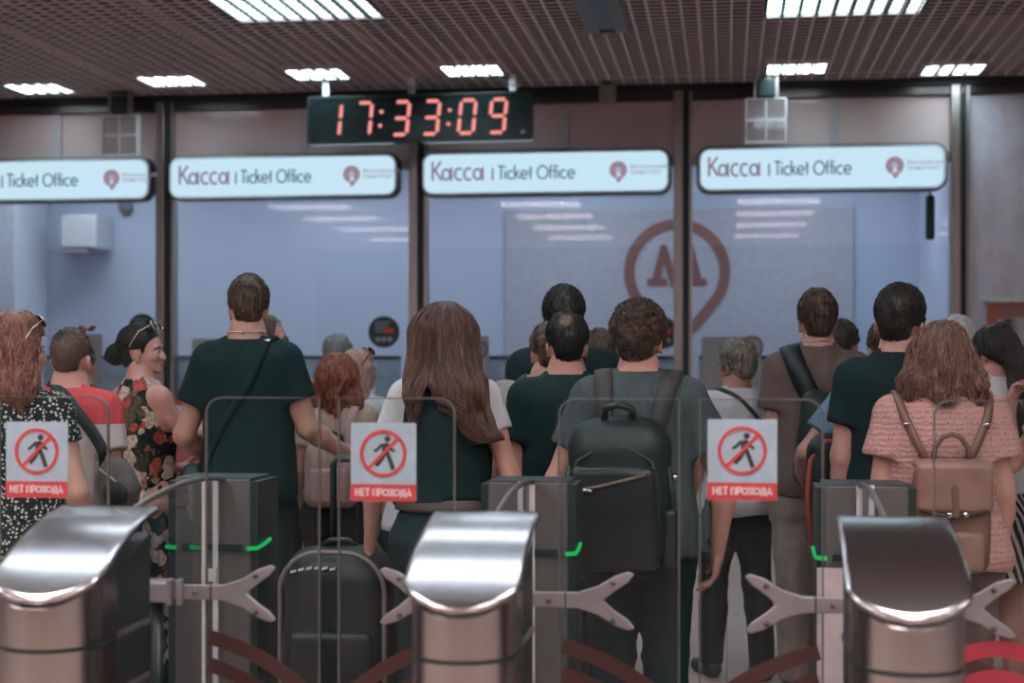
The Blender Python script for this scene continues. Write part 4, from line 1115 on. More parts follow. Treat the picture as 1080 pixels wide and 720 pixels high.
def m_lace():
    t = NT('pink_lace_knit'); w = t.n('ShaderNodeTexWave'); w.bands_direction = 'Z'; w.inputs['Scale'].default_value = 16; w.inputs['Distortion'].default_value = 3.0; w.inputs['Detail Scale'].default_value = 2.0; t.l(t.coord(), w.inputs['Vector'])
    vo = t.n('ShaderNodeTexVoronoi'); vo.inputs['Scale'].default_value = 105; vo.inputs['Randomness'].default_value = .55; t.l(t.coord((1,1,1.2)), vo.inputs['Vector'])
    hole = t.math('MULTIPLY', t.ramp(vo.outputs['Distance'], [(.20,(1,1,1,1)),(.42,(0,0,0,1))]), t.ramp(w.outputs['Fac'], [(.35,(.15,.15,.15,1)),(.6,(1,1,1,1))]))
    c = t.mix(hole, (.52,.29,.265,1), (.20,.085,.075,1))
    h = t.math('SUBTRACT', t.math('MULTIPLY', w.outputs['Fac'], .6), hole)
    t.bsdf(c, .85, 0, h, .5, .008, .2); return t.m
def m_stripes():
    t = NT('striped_cloth'); w = t.n('ShaderNodeTexWave'); w.bands_direction = 'DIAGONAL'; w.inputs['Scale'].default_value = 14; w.inputs['Distortion'].default_value = 2.2; w.inputs['Detail Scale'].default_value = 1.2; t.l(t.coord((1,1,.35)), w.inputs['Vector'])
    t.bsdf(t.ramp(w.outputs['Fac'], [(0,(.50,.45,.42,1)),(.42,(.014,.022,.022,1))], True), .85, 0, None, 0, 0, .2); return t.m
def m_redwhite(z):
    t = NT('red_white_cloth'); sp = t.n('ShaderNodeSeparateXYZ'); t.l(t.coord(), sp.inputs[0]); g = t.math('GREATER_THAN', sp.outputs[2], z)
    n = t.noise(t.coord((1,1,.35)), 20, 3); t.bsdf(t.mix(g, (.50,.44,.42,1), (.56,.075,.08,1)), .8, 0, n, .6, .03, .25); return t.m
BLK = m_cloth('black_cotton', (.0065,.023,.024,1)); BLK2 = m_cloth('black_jersey', (.010,.030,.031,1)); BLACKBAG = m_plain('black_nylon', (.007,.016,.016,1), .5, var=.2, bump=.2)
GREYT = m_cloth('slate_cotton', (.060,.082,.088,1), fold=.8); BROWNT = m_cloth('brown_cotton', (.135,.098,.085,1)); WHT = m_cloth('white_cotton', (.56,.55,.57,1)); GMARL = m_cloth('grey_marl', (.30,.27,.265,1), fold=.9)
CREAM = m_cloth('cream_cotton', (.46,.34,.29,1), fold=.9); JEAN = m_cloth('dark_denim', (.009,.026,.030,1)); JEANB = m_cloth('blue_denim', (.035,.075,.095,1)); KHAKI = m_cloth('khaki_cotton', (.37,.305,.265,1), fold=1.0)
OLIVE = m_cloth('olive_cotton', (.10,.088,.07,1)); NAVY = m_cloth('ink_jacket', (.010,.021,.024,1)); BLUE = m_cloth('blue_cotton', (.13,.24,.30,1)); PINKT = m_cloth('pink_cotton', (.55,.35,.33,1))
H_BR = m_hair('hair_brown', (.020,.017,.013,1), (.165,.100,.072,1)); H_DK = m_hair('hair_dark', (.008,.014,.013,1), (.050,.036,.028,1)); H_DK2 = m_hair('hair_near_black', (.005,.011,.011,1), (.018,.021,.019,1))
H_CURL = m_hair('hair_curly_brown', (.010,.012,.010,1), (.145,.088,.062,1), (30,30,30)); H_RED = m_hair('hair_copper', (.13,.037,.022,1), (.42,.15,.085,1)); H_BLD = m_hair('hair_strawberry', (.115,.045,.033,1), (.34,.155,.115,1))
H_CHE = m_hair('hair_chestnut', (.022,.015,.012,1), (.150,.068,.046,1), (70,70,2.5)); H_LBR = m_hair('hair_light_brown', (.065,.036,.026,1), (.30,.165,.118,1)); H_GRY = m_hair('hair_grey', (.085,.075,.062,1), (.40,.345,.29,1)); H_WHT = m_hair('hair_white', (.55,.52,.52,1), (.72,.70,.70,1))
H_LG = m_hair('hair_slate_grey', (.12,.125,.125,1), (.19,.195,.195,1)); H_BUZ = m_hair('hair_buzz', (.075,.050,.038,1), (.125,.082,.064,1), (40,40,40), .6, ((-.011,-.076,1.700), .040), (.012,.016,.014,1)); H_BLN = m_hair('hair_blonde', (.30,.18,.14,1), (.60,.42,.35,1))
H_SPOT = m_hair('hair_thinning', (.006,.012,.011,1), (.032,.028,.024,1), (60,60,6), .42, ((.0,-.092,1.702), .036), (.27,.155,.12,1))
TAN = m_plain('tan_leather', (.165,.088,.066,1), .36, var=.2, scale=9, bump=.1); TANL = m_plain('tan_leather_light', (.27,.15,.118,1), .32, var=.15, scale=9); BRN = m_plain('brown_leather', (.06,.04,.033,1), .4)
CHROME = m_steel('chrome', (.75,.72,.72,1), .2); REDN = m_plain('red_nylon', (.42,.075,.06,1), .6); GREYBAG = m_plain('grey_nylon', (.095,.088,.08,1), .6, var=.2); STEELG = m_plain('grey_webbing', (.040,.040,.037,1), .7)
def arm(e, w, f, n, curl=.4, flex=None): return (np.array(e,float), np.array(w,float), dict(f=f, n=n, curl=curl, flex=flex))
def sh(**k): return lambda hs, b: short_hair(hs, **k)
def sunglasses(b, label, frame, lens, hl=.178, tilt=.0, yc=.03, wid=.082):
    """a pair of glasses pushed up on the hair"""
    r = empty('sunglasses', b.root.location, b.root.rotation_euler.z, b.root.scale[0]); tag(r, label, 'sunglasses')
    T = lambda p: b.tohead(np.array([p]))[0]
    for q in (-1,1):
        c = np.array([q*.036, yc+.035, hl]); ring = []
        for i in range(18):
            a = 2*math.pi*i/18; ring.append(T(c+np.array([.030*math.cos(a), -.016*math.sin(a)+.006, .022*math.sin(a)])))
        o = MB().tube(ring, .0028, 6, True).build('rim', frame, r)
        ctr = T(c); V = [tuple(ctr)]+[tuple(p) for p in ring]
        V2 = V+[tuple(np.array(p)+np.array(T((0,.002,.0)))-np.array(T((0,0,0)))) for p in V]
        n = 18; Fc = [(0,1+i,1+(i+1)%n) for i in range(n)]+[(19,20+(i+1)%n,20+i) for i in range(n)]+[(1+i,20+i,20+(i+1)%n,1+(i+1)%n) for i in range(n)]
        MB().add(V2, Fc).build('lens', lens, r)
        MB().tube([T((q*.066,yc+.03,hl)), T((q*wid,yc-.02,hl-.030)), T((q*(wid+.004),yc-.06,hl-.085)), T((q*wid,yc-.068,hl-.105))], .0032, 6).build('temple', frame, r)
    MB().tube([T((-.008,yc+.042,hl+.006)), T((0,yc+.045,hl+.010)), T((.008,yc+.042,hl+.006))], .0028, 6).build('bridge', frame, r)
    return r
GOLD = m_plain('frame_pale', (.55,.48,.42,1), .25, .5); LENS = m_plain('lens_dark', (.01,.016,.016,1), .12); FBLK = m_plain('frame_black', (.012,.014,.014,1), .3)
# ---- woman in polka dots, far left
def hair_polka(hs, b):
    D = SDF(); D.el((0,-.02,.108), (.090,.116,.118), k=.03)
    for q in (-1,1):
        D.rc((q*.060,-.035,.06), (q*.095,-.05,-.07), .062, .058, k=.04); D.rc((q*.095,-.05,-.07), (q*.10,-.035,-.155), .058, .030, k=.04)
    D.rc((0,-.08,.05), (0,-.10,-.10), .075, .06, k=.05); D.rc((0,-.10,-.10), (.0,-.09,-.18), .06, .03, k=.05)
    D.disp(lambda P: wr(P, 50, 3, (1,1,.3))*.010+wr(P, 110, 5, (1,1,.25))*.006)
    D.cut(lambda P: np.minimum(P[...,1]-.035, np.minimum(.145-P[...,2], .09-np.abs(P[...,0])))*.9)
    return long_hair(D, 900, 30, .011, 4, zmin=.0, wave=.007, rad=.0021)
b = person('person with shoulder-length reddish blonde hair in a black polka dot dress, at the left edge', 20, 331, 300, 'f', -.12, 1.08, 'fair', (-.60,0,0), hair_polka, H_BLD,
   armR=arm((.255,-.03,1.10),(.235,.07,.88),(-.1,.3,-1),(-1,.2,0)), garments=(top_garment('dress_top', m_polka(), .42, 1.0, .014, .01, 1.485), skirt('dress_skirt', bpy.data.materials['polka_cloth'], [(.42,.25,.2,0),(.62,.235,.185,0),(.86,.215,.155,-.01),(1.02,.165,.125,0)])), hair_lift=.018)
sunglasses(b, 'dark sunglasses with pale temples pushed up on reddish blonde hair at the left edge', GOLD, LENS, .187, yc=.035, wid=.097)
# ---- man in red and white with a buzz cut
b = person('person with a shaved head in a red and white shirt with a black shoulder strap', 76, 346, 268, 'm', -.08, .93, 'pink', (.10,-.05,0), sh(t=.005, hl=hairline(.0,.06,.13,.03), seed=2, n=600, dl=.003, steps=3, amp=.0012), H_BUZ,
   armL=arm((-.23,-.02,1.12),(-.2,.14,.92),(.1,.5,-1),(1,0,0)), garments=(top_garment('shirt', m_redwhite(1.335), .60, .86, .016, .03, 1.482, seed=8), trousers('trousers', JEAN)), hair_lift=.006)
r = bag_root(b, 'shoulder_bag', 'grey soft bag slung at the back of the man in red and white, black strap', 'bag')
band(b, r, 'strap', BLACKBAG, [(-.09,.05,1.47),(-.05,-.06,1.475),(.03,-.11,1.445),(.11,-.13,1.36),(.18,-.125,1.26),(.235,-.08,1.13)], .046, .007)
D = SDF(); D.el((.255,-.10,1.09), (.085,.06,.12), Matrix.Rotation(-.25,3,'Y'), k=.03); D.disp(lambda P: wr(P, 40, 4)*.006); bd = soft('bag_body', GREYBAG, r, D)
MB().tube([(.19,-.135,1.16),(.25,-.163,1.13),(.315,-.135,1.07)], .005, 6).build('zipper', m_plain('zip_pale', (.33,.30,.28,1), .4), bd)
D = SDF(); D.el((.265,-.148,1.06), (.055,.022,.058), Matrix.Rotation(-.25,3,'Y'), k=.03); soft('pocket', BLACKBAG, r, D, .006)
# headband bow on a hair clip above his head belongs to the next woman
# ---- person in olive, mostly hidden behind the shaved head
person('person in an olive shirt, mostly hidden behind the shaved-headed man', 84, 360, 212, 'm', .1, .95, 'fair', (.1,0,0), sh(t=.012, seed=11, n=300), H_BR, garments=(top_garment('shirt', OLIVE, .6), trousers('trousers', JEAN)))
# ---- woman in floral dress, in profile
def hair_bun(hs, b):
    D = SDF(); D.el((0,-.022,.112), (.086,.105,.096), k=.03); D.el((0,-.138,.052), (.052,.050,.052), k=.02); D.rc((0,-.07,.075), (0,-.12,.062), .05, .036, k=.03); D.el((0,-.06,.03), (.060,.04,.05), k=.03)
    D.disp(lambda P: wr(P, 90, 3)*.003)
    hl = hairline(-.01,.075,.135,.045); D.cut(lambda P: (hl(P)-P[...,2])*.8)
    return long_hair(D, 480, 16, .009, 6, crown=(0,.03,.21), zmin=.05, lift=.003, rad=.0018, ndir=(0,-1.0,.35), out=.2)
b = person('person in profile with a dark hair bun, floral sleeveless dress and sunglasses on the head', 152, 341, 234, 'f', -.62, 1.02, 'pink', (-.90,.02,0), hair_bun, H_DK2,
   armR=arm((.20,.11,1.18),(.03,.30,1.23),(-.7,.7,.1),(0,-.3,1),.5), armL=arm((-.20,.05,1.12),(-.06,.22,1.05),(.7,.7,.1),(0,-.3,1),.5),
   garments=(top_garment('dress_top', m_floral(), 0, .98, .012, .012, 1.475, cuts=(lambda P: np.abs(P[...,0])-.150,)), skirt('dress_skirt', bpy.data.materials['floral_cloth'], [(.12,.25,.22,-.02),(.5,.225,.19,-.015),(.86,.195,.148,-.016),(1.0,.150,.118,0)], pleat=13)), hair_lift=.012)
sunglasses(b, 'sunglasses with pale temples on the dark-haired woman with the bun', GOLD, LENS, .196, yc=.03, wid=.088)
MB().tube([b.tohead(np.array([[.084,-.002,.018]]))[0]+np.array([0,0,-.004*k]) for k in range(4)], .005, 8).build('earring', GOLD, b.root)
# bow hairclip
p = on_y(92, 349, at_depth(92, 349, 7.0).y); bw = empty('hair_bow', p); tag(bw, 'small dark red bow on a thin band sticking up behind the shaved head', 'hair bow')
for q in (-1,1):
    D = SDF(); D.el((q*.022,0,.012), (.020,.008,.012), Matrix.Rotation(-q*.5,3,'Y'), k=.01); soft('loop', m_plain('bow_red', (.10,.025,.022,1), .5), bw, D, .003)
MB().tube([(-.05,0,-.05),(-.03,0,-.02),(0,0,.01)], .006, 8).build('stem', m_plain('bow_red', (.10,.025,.022,1), .5), bw)
# ---- man in black tee
b = person('tall person in a plain black t-shirt with short brown hair and a thin neck chain', 266, 293, 246, 'm', .03, .92, 'fair', (.22,-.10,0), sh(t=.016, hl=hairline(-.034,.055,.125,.02), seed=21, n=900, top=.012, dl=.007), H_BR,
   armR=arm((.235,.0,1.13),(.355,.17,1.02),(.5,.8,-.2),(0,-.2,1),.6), armL=arm((-.255,-.01,1.10),(-.20,.20,.98),(.2,1,-.2),(1,0,.2),.5),
   garments=(top_garment('t_shirt', BLK, .58, .84, .016, .028, 1.478, seed=12), trousers('trousers', JEAN)), headfwd=.01, bodypx=262, hscale=.875)
MB().tube([b.core_s.onto(np.array([[x, y, z]]), .003)[0] for x, y, z in [(.066*math.sin(a), -.02-.066*math.cos(a), 1.497-.018*math.cos(a)*-1*.3) for a in np.linspace(-2.2,2.2,24)]], .0022, 6).build('neck_chain', CHROME, b.root)
MB().tube([b.core_s.onto(np.array([[.004,-.09,1.50]]), .002)[0], b.core_s.onto(np.array([[.004,-.09,1.50]]), .009)[0]], .006, 8).build('chain_clasp', CHROME, b.root)
r = bag_root(b, 'sling_strap_bag', 'black sling bag with thin strap on the tall man in the black tee', 'bag')
band(b, r, 'strap', BLK, [(.10,.02,1.455),(.085,-.07,1.455),(.075,-.11,1.40),(.03,-.14,1.29),(-.06,-.15,1.16),(-.15,-.13,1.0)], .030, .006)
MB().tube([b.outer.onto(np.array([[.088,-.07,1.46]]),.008)[0]+np.array([x,0,0]) for x in (-.014,.014)], .006, 8).build('buckle', CHROME, r)
D = SDF(); D.el((-.20,-.08,.90), (.06,.05,.10), k=.03); soft('bag_body', BLACKBAG, r, D)
# ---- man with glasses behind him
b = person('person with dark-framed glasses, head just behind the black-tee man, facing right', 283, 331, 214, 'm', -.3, .95, 'fair', (-1.05,0,0), sh(t=.006, hl=hairline(.0,.06,.155,.03), seed=31, n=300, dl=.004), H_BR, garments=(top_garment('shirt', OLIVE, .6), trousers('trousers', JEAN)))
g_ = empty('eyeglasses', b.root.location, b.root.rotation_euler.z, b.root.scale[0]); tag(g_, 'thick dark eyeglasses on the man half hidden by the black-tee man', 'eyeglasses')
T = lambda p: b.tohead(np.array([p]))[0]
for q in (-1,1):
    MB().tube([T((q*.030+.026*math.cos(a), .104-.10*abs(q*.030+.026*math.cos(a))**1.4, .066+.020*math.sin(a))) for a in np.linspace(0,2*math.pi,18)[:-1]], .003, 6, True).build('rim', FBLK, g_)
    MB().tube([T((q*.058,.092,.070)), T((q*.078,.05,.072)), T((q*.084,-.02,.066))], .0035, 6).build('temple', FBLK, g_)
MB().tube([T((-.006,.106,.068)), T((.006,.106,.068))], .003, 6).build('bridge', FBLK, g_)
# ---- copper-haired woman
def hair_copper(hs, b):
    D = SDF(); D.el((0,-.02,.11), (.100,.112,.104), k=.03)
    for q in (-1,1): D.rc((q*.055,-.03,.06), (q*.092,-.05,-.075), .060, .045, k=.05)
    D.rc((0,-.075,.06), (0,-.09,-.11), .078, .045, k=.05)
    D.disp(lambda P: wr(P, 60, 7, (1,1,.4))*.010)
    D.cut(lambda P: np.minimum(P[...,1]-.045, np.minimum(.14-P[...,2], .085-np.abs(P[...,0])))*.9)
    return long_hair(D, 760, 22, .012, 9, zmin=.0, wave=.007, rad=.0022)
b = person('person with copper-red shoulder-length hair in a cream outfit with a light backpack', 357, 371, 222, 'f', .05, 1.0, 'pink', (.0,-.05,0), hair_copper, H_RED,
   garments=(top_garment('blouse', CREAM, .55, .98, .018, .02, 1.475, fold=.007), trousers('shorts', m_cloth('dark_shorts', (.03,.035,.032,1)), shorts=.62), ), hair_lift=.02)
r = bag_root(b, 'pale_backpack', 'pale cream backpack with light straps on the copper-haired woman', 'backpack')
for q in (-1,1): band(b, r, 'strap', PINKT, [(q*.10,.05,1.45),(q*.10,-.05,1.45),(q*.09,-.11,1.38),(q*.085,-.13,1.27),(q*.09,-.13,1.18)], .046, .010)
D = SDF(); D.p.append(rbox((0,-.185,1.10), (.135,.065,.165), .05)); D.disp(lambda P: wr(P, 30, 5)*.006); soft('bag_body', CREAM, r, D)
D = SDF(); D.p.append(rbox((0,-.255,1.05), (.10,.022,.09), .02)); soft('front_pocket', PINKT, r, D, .007)
MB().tube([(-.05,-.14,1.25),(-.045,-.15,1.30),(0,-.155,1.32),(.045,-.15,1.30),(.05,-.14,1.25)], .010, 8).build('top_handle', BLACKBAG, r)
# ---- blonde woman with sunglasses
def hair_blonde(hs, b):
    D = SDF(); D.el((0,-.015,.108), (.088,.106,.098), k=.03); 
    for q in (-1,1): D.rc((q*.05,-.02,.06), (q*.075,-.02,-.09), .048, .035, k=.05)
    D.rc((0,-.07,.06), (0,-.07,-.10), .065, .04, k=.05); D.disp(lambda P: wr(P, 60, 9, (1,1,.4))*.006)
    D.cut(lambda P: np.minimum(P[...,1]-.045, np.minimum(.14-P[...,2], .08-np.abs(P[...,0])))*.9)
    return long_hair(D, 260, 20, .011, 10, zmin=.02, rad=.003)
b = person('person with blonde hair and sunglasses on the head, behind the copper-haired woman', 380, 367, 203, 'f', -.3, .98, 'pink', (-.5,0,0), hair_blonde, H_BLN, garments=(top_garment('top', WHT, .5), trousers('trousers', JEAN)), hair_lift=.015)
sunglasses(b, 'dark red sunglasses pushed up on the blonde woman by the office glass', m_plain('frame_maroon', (.10,.02,.02,1), .3), LENS, .192, yc=.02, wid=.09)
# ---- grey head at the counter
person('person with smooth slate grey hair at the counter, just above the copper-haired woman', 357, 353, 184, 'm', 0, .95, 'fair', (0,.1,0), sh(t=.020, seed=41, n=200), H_LG, garments=(top_garment('shirt', WHT, .6), trousers('trousers', JEAN)))
# ---- long chestnut hair
def hair_long(hs, b):
    D = SDF(); D.el((0,-.018,.112), (.102,.112,.100), k=.03)
    for q in (-1,1): D.rc((q*.052,-.03,.07), (q*.085,-.07,-.10), .056, .052, k=.05)
    D.rc((-.05,-.06,.08), (-.092,-.12,-.16), .065, .034, k=.06, sq=((1,0,0),1.2)); D.rc((.03,-.07,.08), (.075,-.135,-.14), .07, .052, k=.06, sq=((1,0,0),1.4)); D.rc((.075,-.135,-.14), (.165,-.135,-.31), .055, .036, k=.06, sq=((1,0,0),1.8)); D.rc((-.092,-.12,-.16), (-.105,-.11,-.27), .034, .016, k=.05)
    D.disp(lambda P: wr(P, 75, 3, (1,.6,.05))*.006)
    D.cut(lambda P: np.minimum(P[...,1]-.05, np.minimum(.15-P[...,2], .085-np.abs(P[...,0])))*.9)
    D.cut(lambda P: -.345+P[...,0]*.1-P[...,2]); D.cut(lambda P: np.where((P[...,2] < -.12), .012-np.abs(P[...,0]+.045+ (P[...,2]+.12)*.05)-(P[...,2]+.12)*.22, -1)*.8)
    return long_hair(D, 1100, 36, .0150, 12, zmin=-.06, rad=.0022, jit=.05, out=.6, lift=.005)
b = person('person with very long straight chestnut hair in a black vest over white sleeves', 470, 319, 290, 'f', .0, .98, 'pink', (.05,-.05,0), hair_long, H_CHE,
   armL=arm((-.262,.0,1.09),(-.305,.12,.84),(-.15,.55,-.85),(.2,.4,-.6),.75), armR=arm((.245,-.03,1.10),(.25,.05,.86),(0,.15,-1),(-1,.1,0),.4),
   garments=(top_garment('white_shirt', WHT, .44, 1.03, .016, .012, 1.478, seed=14), top_garment('black_vest', BLK, 0, 1.02, .024, .016, 1.43, cuts=(lambda P: np.abs(P[...,0])-.160-.10*np.clip((1.33-P[...,2])/.12,0,1),), seed=15),
             trousers('jeans', JEAN, .016), belt('belt', BRN, .985, 1.03, .034)), hair_lift=.014)
# ---- black bag on wheels under her hand
hp = b.root.matrix_basis@Vector((0,0,0)); c0 = at_depth(357, 560, 5.98)
tr = empty('trolley_bag', (c0.x, c0.y, 0)); tag(tr, 'big black rounded trolley bag with grey piping held by the long-haired woman', 'luggage')
D = SDF(); D.p.append(rbox((.005,0,.44), (.215,.13,.395), .13)); D.disp(lambda P: wr(P, 18, 6)*.008); soft('bag_body', BLACKBAG, tr, D, .011)
pp = [(x_, -.125, z_) for x_, z_ in rrect(-.195,.205,.09,.82,.15,8)]; MB().tube(pp, .010, 8, True).build('piping', m_plain('piping_grey', (.15,.13,.12,1), .5), tr)
D = SDF(); D.p.append(rbox((.005,-.14,.33), (.16,.03,.20), .03)); soft('front_pocket', BLACKBAG, tr, D)
m = MB()
for k in range(6): m.poly([(-.150+.030*k,.742+.0085*k-(0.0013*k*k)),(-.130+.030*k,.747+.0085*k-(0.0013*k*k)),(-.128+.030*k,.757+.0085*k-(0.0013*k*k)),(-.148+.030*k,.752+.0085*k-(0.0013*k*k))], -.136,-.128)
m.build('white_mark', m_plain('bag_mark', (.5,.5,.5,1), .5), tr)
m = MB()
MB().tube([(-.035,.06,.80),(-.035,.06,1.135),(-.020,.06,1.155),(.055,.06,1.155),(.070,.06,1.135),(.070,.06,.80)], .013, 10).build('pull_handle', dark_metal, tr)
MB().tube([(-.06,0,.83),(-.03,0,.852),(.04,0,.852),(.07,0,.83)], .012, 10).build('carry_handle', BLACKBAG, tr)
for q in (-1,1): MB().tube([(q*.15-.015,.07,.045),(q*.15+.015,.07,.045)], .045, 18).build('wheel', dark_metal, tr)
# ---- person behind her left shoulder
b = person('person in a white top with a dark grey strap, hidden behind the long chestnut hair', 455, 352, 250, 'f', 0, 1.08, 'pink', (0,0,0), sh(t=.02, seed=51, n=200, g='f'), H_DK, garments=(top_garment('top', WHT, .45, neck=1.47), trousers('trousers', JEAN)))
r = bag_root(b, 'daypack', 'dark grey daypack strap over a white shoulder left of the long chestnut hair', 'backpack')
for q in (-1,1): band(b, r, 'strap', STEELG, [(q*.12,.06,1.43),(q*.12,-.04,1.44),(q*.115,-.10,1.38),(q*.115,-.13,1.25)], .055, .012)
D = SDF(); D.p.append(rbox((0,-.185,1.14), (.14,.06,.17), .05)); soft('bag_body', BLACKBAG, r, D)
# ---- balding man in dark tee
b = person('person with a thinning crown in a dark teal-black t-shirt, in the middle of the queue', 598, 329, 271, 'm', .02, .98, 'pink', (.18,-.08,0), sh(t=.012, hl=hairline(-.034,.055,.13,.02), seed=61, n=800, dl=.006), H_SPOT, garments=(top_garment('t_shirt', BLK2, .60, .85, .016, .028, 1.485, seed=17), trousers('trousers', JEAN)))
# ---- grey marl tee behind him
b = person('person in a grey marl t-shirt with a dark strap, hidden behind the thinning-haired man', 590, 340, 250, 'm', 0, 1.22, 'fair', (.3,0,0), sh(t=.014, seed=66, n=300), H_BR, bodypx=579, garments=(top_garment('t_shirt', GMARL, .6, .86, .018, .03, 1.49, seed=19, fold=.008), trousers('trousers', JEAN)))
r = bag_root(b, 'messenger_bag', 'dark strap of a bag over the shoulder of the grey marl t-shirt', 'bag')
for q in (-1,): band(b, r, 'strap', STEELG, [(q*.105,.05,1.47),(q*.10,-.05,1.47),(q*.09,-.12,1.38),(q*.05,-.15,1.2),(.05,-.15,1.05)], .05, .010)
D = SDF(); D.el((.13,-.14,.95), (.12,.05,.10), k=.03); soft('bag_body', BLACKBAG, r, D)
# ---- tall man in dark jacket
person('tall person with dark upswept hair in a dark jacket, behind the thinning-haired man', 594, 305, 234, 'm', .15, .98, 'fair', (.1,0,0), sh(t=.020, seed=71, n=800, top=.012, dl=.008), H_DK, garments=(top_garment('jacket', NAVY, 1.9, .80, .026, .02, 1.50, seed=23), trousers('trousers', JEAN)))
# ---- woman with wavy brown updo
def hair_updo(hs, b):
    D = SDF(); D.el((0,-.02,.112), (.094,.112,.098), k=.03); D.el((0,-.10,.10), (.06,.05,.06), k=.03); D.el((-.05,-.03,.02), (.04,.06,.05), k=.03); D.el((.05,-.03,.02), (.04,.06,.05), k=.03)
    D.disp(lambda P: wr(P, 75, 9)*.008); D.cut(lambda P: np.minimum(P[...,1]-.045, .14-P[...,2])*.9)
    return long_hair(D, 260, 12, .010, 14, zmin=.0, wave=.008, rad=.003)
person('person with wavy brown pinned-up hair, squeezed between the thinning crown and the curly head', 633, 346, 214, 'f', 0, 1.0, 'pink', (.2,0,0), hair_updo, H_BR, garments=(top_garment('top', WHT, .5), trousers('trousers', JEAN)), hair_lift=.015)
# ---- curly man with black backpack
b = person('broad person with curly brown hair in a slate t-shirt wearing a black backpack', 662, 317, 297, 'm', .0, 1.02, 'pink', (-.12,-.03,0), sh(t=.026, hl=hairline(-.040,.04,.125,.0), seed=81, n=900, curl=.0095, amp=.006), H_CURL,
   armR=arm((.30,.0,1.11),(.275,.06,.845),(-.1,.2,-1),(-1,.1,0),.5), armL=arm((-.29,-.01,1.10),(-.25,.12,.88),(.05,.3,-1),(1,0,0),.4),
   garments=(top_garment('t_shirt', GREYT, .62, .84, .018, .03, 1.490, seed=25, fold=.007), trousers('jeans', JEAN, .018)), hair_lift=.024, bodypx=674, fat=1.03)
band(b, b.root, 'watch_strap', BRN, [(.25,.04,.885),(.26,.08,.885),(.285,.085,.885),(.305,.05,.885)], .02, .004, surf=b.core_s)
r = bag_root(b, 'backpack', 'large black leather-look backpack with a slanted zip on the curly-haired man', 'backpack')
for q, xo in ((-1,-.04),(1,.0)):
    band(b, r, 'strap', STEELG, [(q*.125,.06,1.46),(q*.120,-.05,1.465),(q*.095+xo*.4,-.12,1.40),(q*.075+xo,-.155,1.31),(q*.07+xo,-.165,1.26)], .062, .014)
cx = -.055
D = SDF(); D.p.append(rbox((cx,-.225,1.06), (.178,.085,.255), .10)); D.el((cx,-.215,1.25), (.145,.07,.09), k=.06); D.disp(lambda P: wr(P, 22, 6)*.006); bd = soft('bag_body', BLACKBAG, r, D)
LEA = m_plain('black_leather', (.012,.018,.017,1), .33, var=.2, bump=.1)
D = SDF(); D.p.append(rbox((cx-.015,-.318,1.00), (.145,.030,.175), .028)); D.disp(lambda P: wr(P, 22, 9)*.005); soft('front_pocket', LEA, r, D)
MB().tube([(cx-.150,-.318,.90),(cx-.157,-.312,1.10),(cx-.135,-.308,1.19),(cx-.06,-.305,1.235),(cx+.04,-.305,1.235),(cx+.115,-.308,1.19),(cx+.135,-.312,1.10),(cx+.13,-.318,.90)], .008, 8).build('piping', dark_metal, r)
zp = MB().tube([(cx-.115,-.352,1.098),(cx-.06,-.354,1.108),(cx+.02,-.353,1.128),(cx+.10,-.349,1.150)], .006, 8).build('zipper', m_plain('zip_bronze', (.20,.14,.115,1), .3, .6), r)
MB().tube([(cx-.115,-.360,1.098),(cx-.095,-.362,1.096),(cx-.08,-.360,1.094)], .007, 8).build('zip_pull', CHROME, zp)
MB().box(cx-.11,cx+.115,-.353,-.345,1.112,1.118).build('seam', dark_metal, r) if False else None
MB().tube([(cx-.05,-.245,1.325),(cx-.045,-.27,1.365),(cx+.0,-.275,1.38),(cx+.045,-.27,1.365),(cx+.05,-.245,1.325)], .013, 8).build('top_handle', LEA, r)
for q in (-1,1):
    MB().tube([(cx+q*.168,-.25,1.17),(cx+q*.183,-.24,1.05),(cx+q*.178,-.24,.86)], .010, 8).build('side_strap', dark_metal, r)
    D = SDF(); D.p.append(rbox((cx+q*.172,-.22,.93), (.028,.06,.10), .02)); soft('side_pocket', BLACKBAG, r, D)
MB().tube([(cx+.185,-.255,1.14),(cx+.195,-.262,1.13)], .012, 10).build('buckle', CHROME, r)
# bottle at his right hip
c = at_depth(747, 552, 5.75); bo = empty('water_bottle', (c.x, c.y, c.z-.10)); tag(bo, 'pale blue plastic bottle beside the right arm of the curly-haired man', 'bottle')
BP = m_plain('bottle_blue', (.22,.36,.40,1), .15)
MB().lathe((0,0), [(.026,0),(.031,.006),(.031,.05),(.028,.06),(.031,.07),(.031,.12),(.026,.145),(.013,.165),(.012,.175)], 20).build('bottle_body', BP, bo); MB().cyl((0,0), .014, .175, .195, 16).build('cap', m_plain('cap_white', (.6,.62,.64,1), .4), bo)
# ---- white-haired man
b = person('person with grey-white hair in a white t-shirt with a thin dark crossbody strap', 781, 360, 218, 'm', .35, 1.0, 'tan', (.45,-.05,0), sh(t=.022, hl=hairline(-.034,.045,.13,.01), seed=91, n=900, top=.008, dl=.008), H_GRY,
   garments=(top_garment('t_shirt', WHT, .60, .84, .018, .035, 1.49, seed=27), trousers('trousers', m_cloth('black_trousers', (.010,.024,.024,1)))), feet=((-.125,.05),(.10,-.10)), bodypx=776)
r = bag_root(b, 'crossbody_bag', 'thin dark crossbody strap and small bag on the white-haired man', 'bag')
band(b, r, 'strap', BLACKBAG, [(-.10,.06,1.46),(-.09,-.05,1.47),(-.03,-.11,1.43),(.07,-.13,1.32),(.15,-.12,1.18),(.19,-.06,1.0)], .022, .005)
D = SDF(); D.el((.215,.02,.92), (.045,.08,.09), k=.03); soft('bag_body', BLACKBAG, r, D)
